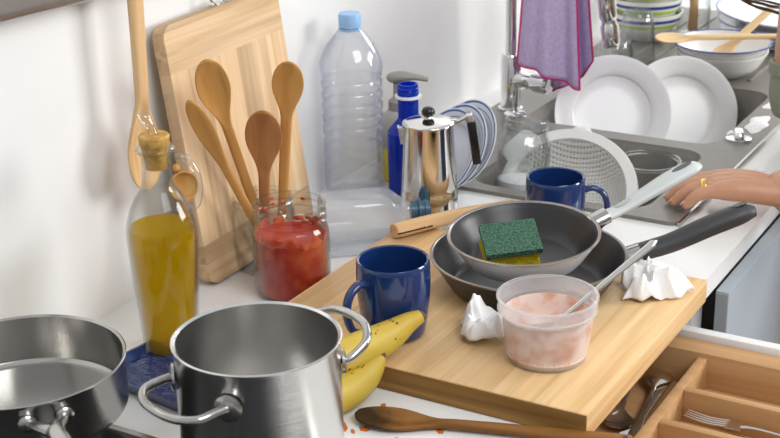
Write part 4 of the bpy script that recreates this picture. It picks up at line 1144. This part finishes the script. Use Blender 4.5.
# hands : f forward, s towards the thumb, n back of the hand
def hand(bm, W, f, s, n, curls, nails=None, ringbm=None):
    f = V(f).normalized(); s = V(s); s = (s-f*s.dot(f)).normalized(); nn = f.cross(s); nn = nn if nn.dot(V(n)) > 0 else -nn
    pal = []
    for k,(w_,lx) in enumerate(((-.030,.078),(-.011,.084),(.009,.088),(.028,.086))):
        tube([W+s*w_*.45-f*.012, W+s*w_*.85+f*.045+nn*.006, W+s*w_+f*lx+nn*.004], [.017,.0165,.0125], 14, bm, n=4)
    tips = []
    for k,(w_,lx,L_f) in enumerate(((-.031,.076,.050),(-.011,.084,.062),(.010,.088,.067),(.030,.084,.060))):
        p = W+s*w_+f*lx+nn*.004; d = f+s*(.10*(w_/.03)); d.normalize(); a = 0; P_ = [p-d*.006]; rr_ = [.0108]
        P_.append(p); rr_.append(.0106)
        for seg_l, bend_, rd in ((.45,curls[0],.0096),(.30,curls[1],.0088),(.25,curls[2],.0068)):
            a += R(bend_); p = p+(d*math.cos(a)-nn*math.sin(a))*L_f*seg_l; P_.append(p); rr_.append(rd)
        tube(P_, rr_, 12, bm, n=4); ell(bm, P_[-1], (.0074,.0074,.0074)); tips.append((P_, d, nn, a))
    tube([W+s*.012+f*.012, W+s*.040+f*.038-nn*.006, W+s*.052+f*.068-nn*.012, W+s*.050+f*.092-nn*.016], [.016,.014,.0115,.0085], 14, bm, n=4)
    return tips, nn
fL = V((-.25,.968,.02)); 
tipsL, nL = hand(bm, wrL, fL, (.968,.25,-.03), (0,0,1), (12,22,14))
fR = V((.05,.15,.95)); hand(bm, wrR, fR, (-.5,-.8,0), (-.8,.3,-.2), (20,30,20))
body = child_world(obj('body', bm, m_skin, pe))
rm = body.modifiers.new('skin','REMESH'); rm.mode = 'VOXEL'; rm.voxel_size = .0032; rm.use_smooth_shade = True
sm_ = body.modifiers.new('soften','SMOOTH'); sm_.factor = .5; sm_.iterations = 3
# ring on the ring finger, nails
P_, d, nn, a = tipsL[1]
pr_ = P_[1]*.55+P_[2]*.45; dd = (P_[2]-P_[1]).normalized()
b = lathe([(.0096,-.0036),(.0122,-.0036),(.0130,0),(.0122,.0036),(.0096,.0036),(.0096,-.0036)],32, m=frame(pr_, dd, nn))
tag(child_world(obj('ring', b, m_gold, pe)), 'gold ring')
for P_, d, nn, a in tipsL:
    q = P_[-1]; tdir = (P_[-1]-P_[-2]).normalized(); un = (nn-tdir*nn.dot(tdir)).normalized()
    b = bmesh.new(); bmesh.ops.create_icosphere(b, subdivisions=2, radius=1, matrix=frame(q+un*.0058+tdir*.002, un, tdir) @ M.Diagonal((.0058,.0044,.0012,1)))
    child_world(obj('fingernail', b, m_nail, pe))
# shirt
bm = bmesh.new()
tube([V((2.215,-.86,-.03)), V((2.215,-.85,.10)), V((2.225,-.80,.21)), chest, V((2.252,-.69,.38)), neck0-V((0,.01,.02))], [.158,.142,.131,.150,.120,.062], 28, bm, n=5, flat=.74, up=(0,1,0), cap=True)
tube([shL+V((.04,0,.01)), shL, shL*.5+elL*.5, elL*.92+shL*.08], [.072,.069,.058,.052], 20, bm, n=4)
tube([shR-V((.04,0,-.01)), shR, shR*.5+elR*.5, elR*.98+shR*.02], [.072,.069,.058,.050], 20, bm, n=4)
cuff_end = elR+(wrR-elR)*.30
tube([elR-(wrR-elR)*.03, elR+(wrR-elR)*.1, cuff_end], [.038,.047,.0445], 24, bm, n=3)
sh = child_world(obj('shirt', bm, m_sage, pe))
rm = sh.modifiers.new('skin','REMESH'); rm.mode = 'VOXEL'; rm.voxel_size = .006; rm.use_smooth_shade = True
dz = (wrR-elR).normalized()
b = lathe([(.041,-.010),(.0485,-.010),(.0492,0),(.0485,.010),(.0455,.0115),(.041,.010),(.041,-.010)],36, m=frame(cuff_end, dz, (1,0,0)))
child_world(obj('cuff', b, m_sage, pe))
bm = bmesh.new()
for h_, k_, a_ in ((hipL,kL,aL),(hipR,kR,aR)):
    tube([h_+V((0,0,.02)), h_*.5+k_*.5, k_, k_*.5+a_*.5, a_+V((0,0,.02))], [.098,.088,.066,.063,.056], 20, bm, n=4)
tube([V((2.215,-.86,-.04)), V((2.215,-.86,.06))], [.160,.152], 28, bm, flat=.74, up=(0,1,0))
tr_ = child_world(obj('trousers', bm, m_jeans, pe)); rm = tr_.modifiers.new('skin','REMESH'); rm.mode='VOXEL'; rm.voxel_size=.008; rm.use_smooth_shade=True
for a_ in (aL,aR):
    child_world(obj('shoe', tube([a_+V((0,-.05,-.036)), a_+V((0,0,-.028)), a_+V((0,.07,-.038)), a_+V((0,.17,-.050)), a_+V((0,.20,-.052))], [.030,.043,.042,.034,.012], 18, n=3, flat=.8), m_shoe, pe))
# hair
bm = bmesh.new()
ell(bm, head+V((.005,-.02,.025)), (.090,.100,.100))
rh = random.Random(2)
hr = child_world(obj('hair', bm, m_hair, pe))
bm = bmesh.new()
for k in range(9):
    o_ = V((rh.uniform(-.012,.012), rh.uniform(-.010,.010), rh.uniform(-.004,.012)))
    tube([head+V((-.020,.01,.085))+o_, head+V((-.078,.03,.045))+o_, V((2.205,-.50,.46))+o_*1.5, V((2.225,-.462,.34))+o_*1.5, V((2.265,-.446,.240))+o_*1.4, V((2.295,-.462,.206))+o_*1.3, V((2.300,-.492,.198))+o_*1.5, V((2.300,-.524,.194))+o_*1.6, V((2.31,-.56,.205))+o_*1.6], [.006,.006,.005,.0035,.0024,.0018,.0015,.0014,.001], 6, bm, n=5)
lk = child_world(obj('hair_lock', bm, m_hair, pe))
for s in (-1,1):
    ec = head+face*.083+fs*.030*s+fu*.012
    b = bmesh.new(); ell(b, ec, (.012,.012,.010)); ey = child_world(obj('eye', b, m_eye, pe))
    b = bmesh.new(); ell(b, ec+face*.0095, (.0052,.0052,.0052)); child_world(obj('iris', b, m_iris, pe))
b = tube([head+face*.094-fu*.045+fs*.022, head+face*.101-fu*.043, head+face*.094-fu*.045-fs*.022], [.003,.007,.003], 10, n=4); child_world(obj('mouth', b, m_lip, pe))

# ------------------------------------------------------------------ light, world, camera
w = bpy.data.worlds.new('room_light'); bpy.context.scene.world = w; w.use_nodes = True
N = w.node_tree.nodes; L = w.node_tree.links; bg = N['Background']
tc = N.new('ShaderNodeTexCoord'); sx = N.new('ShaderNodeSeparateXYZ'); L.new(tc.outputs['Generated'], sx.inputs[0])
cr = N.new('ShaderNodeValToRGB'); e = cr.color_ramp.elements
e[0].position = .30; e[0].color = (.16,.13,.10,1); e[1].position = .75; e[1].color = (.95,.97,1,1)
k = e.new(.48); k.color = (.45,.43,.40,1)
mr = N.new('ShaderNodeMapRange'); mr.inputs['From Min'].default_value = -1; mr.inputs['From Max'].default_value = 1; L.new(sx.outputs['Z'], mr.inputs['Value'])
L.new(mr.outputs[0], cr.inputs[0]); L.new(cr.outputs[0], bg.inputs[0]); bg.inputs[1].default_value = 1.05

def area(name, loc, target, sx, sy, power, col=(1,1,1)):
    l = bpy.data.lights.new(name, 'AREA'); l.shape = 'RECTANGLE'; l.size = sx; l.size_y = sy; l.energy = power; l.color = col
    o = bpy.data.objects.new(name, l); C.objects.link(o); o.location = loc
    o.rotation_euler = (V(target)-V(loc)).to_track_quat('-Z','Y').to_euler(); return o
area('window_daylight', (3.1,-2.7,.95), (1.6,-.3,.05), 1.1, 1.0, 95, (1,.99,.975))
area('ceiling_lamp', (.7,-1.9,1.75), (1.6,-.2,0), 1.3, 1.0, 42, (.98,.99,1))
area('end_window_daylight', (3.9,-.9,1.1), (2.2,-.25,0), .9, .9, 28, (.96,.98,1))

cam_d = bpy.data.cameras.new('camera'); cam = bpy.data.objects.new('camera', cam_d); C.objects.link(cam)
f_px, pitch, roll, yaw, cy_, cz_ = 1416.694, .372704, -.0244268, 1.0393554, -1.1104855, .7390068
d = V((math.sin(yaw)*math.cos(pitch), math.cos(yaw)*math.cos(pitch), -math.sin(pitch))); r = V((math.cos(yaw), -math.sin(yaw), 0)); u = r.cross(d)
r2 = r*math.cos(roll)+u*math.sin(roll); u2 = u*math.cos(roll)-r*math.sin(roll)
m = M((r2, u2, -d)).transposed().to_4x4(); m.translation = (0, cy_, cz_)
cam.matrix_world = m
cam_d.sensor_width = 36; cam_d.lens = f_px*36/780; cam_d.clip_start = .05
cam_d.dof.use_dof = True; cam_d.dof.focus_distance = 1.62; cam_d.dof.aperture_fstop = 13
sc = bpy.context.scene; sc.camera = cam
vs = sc.view_settings; vs.view_transform = 'Standard'; vs.look = 'None'; vs.gamma = 1; vs.exposure = -0.62; vs.use_curve_mapping = False
sc.cycles.use_denoising = True
sc.cycles.max_bounces = 12; sc.cycles.transparent_max_bounces = 24; sc.cycles.sample_clamp_indirect = 6
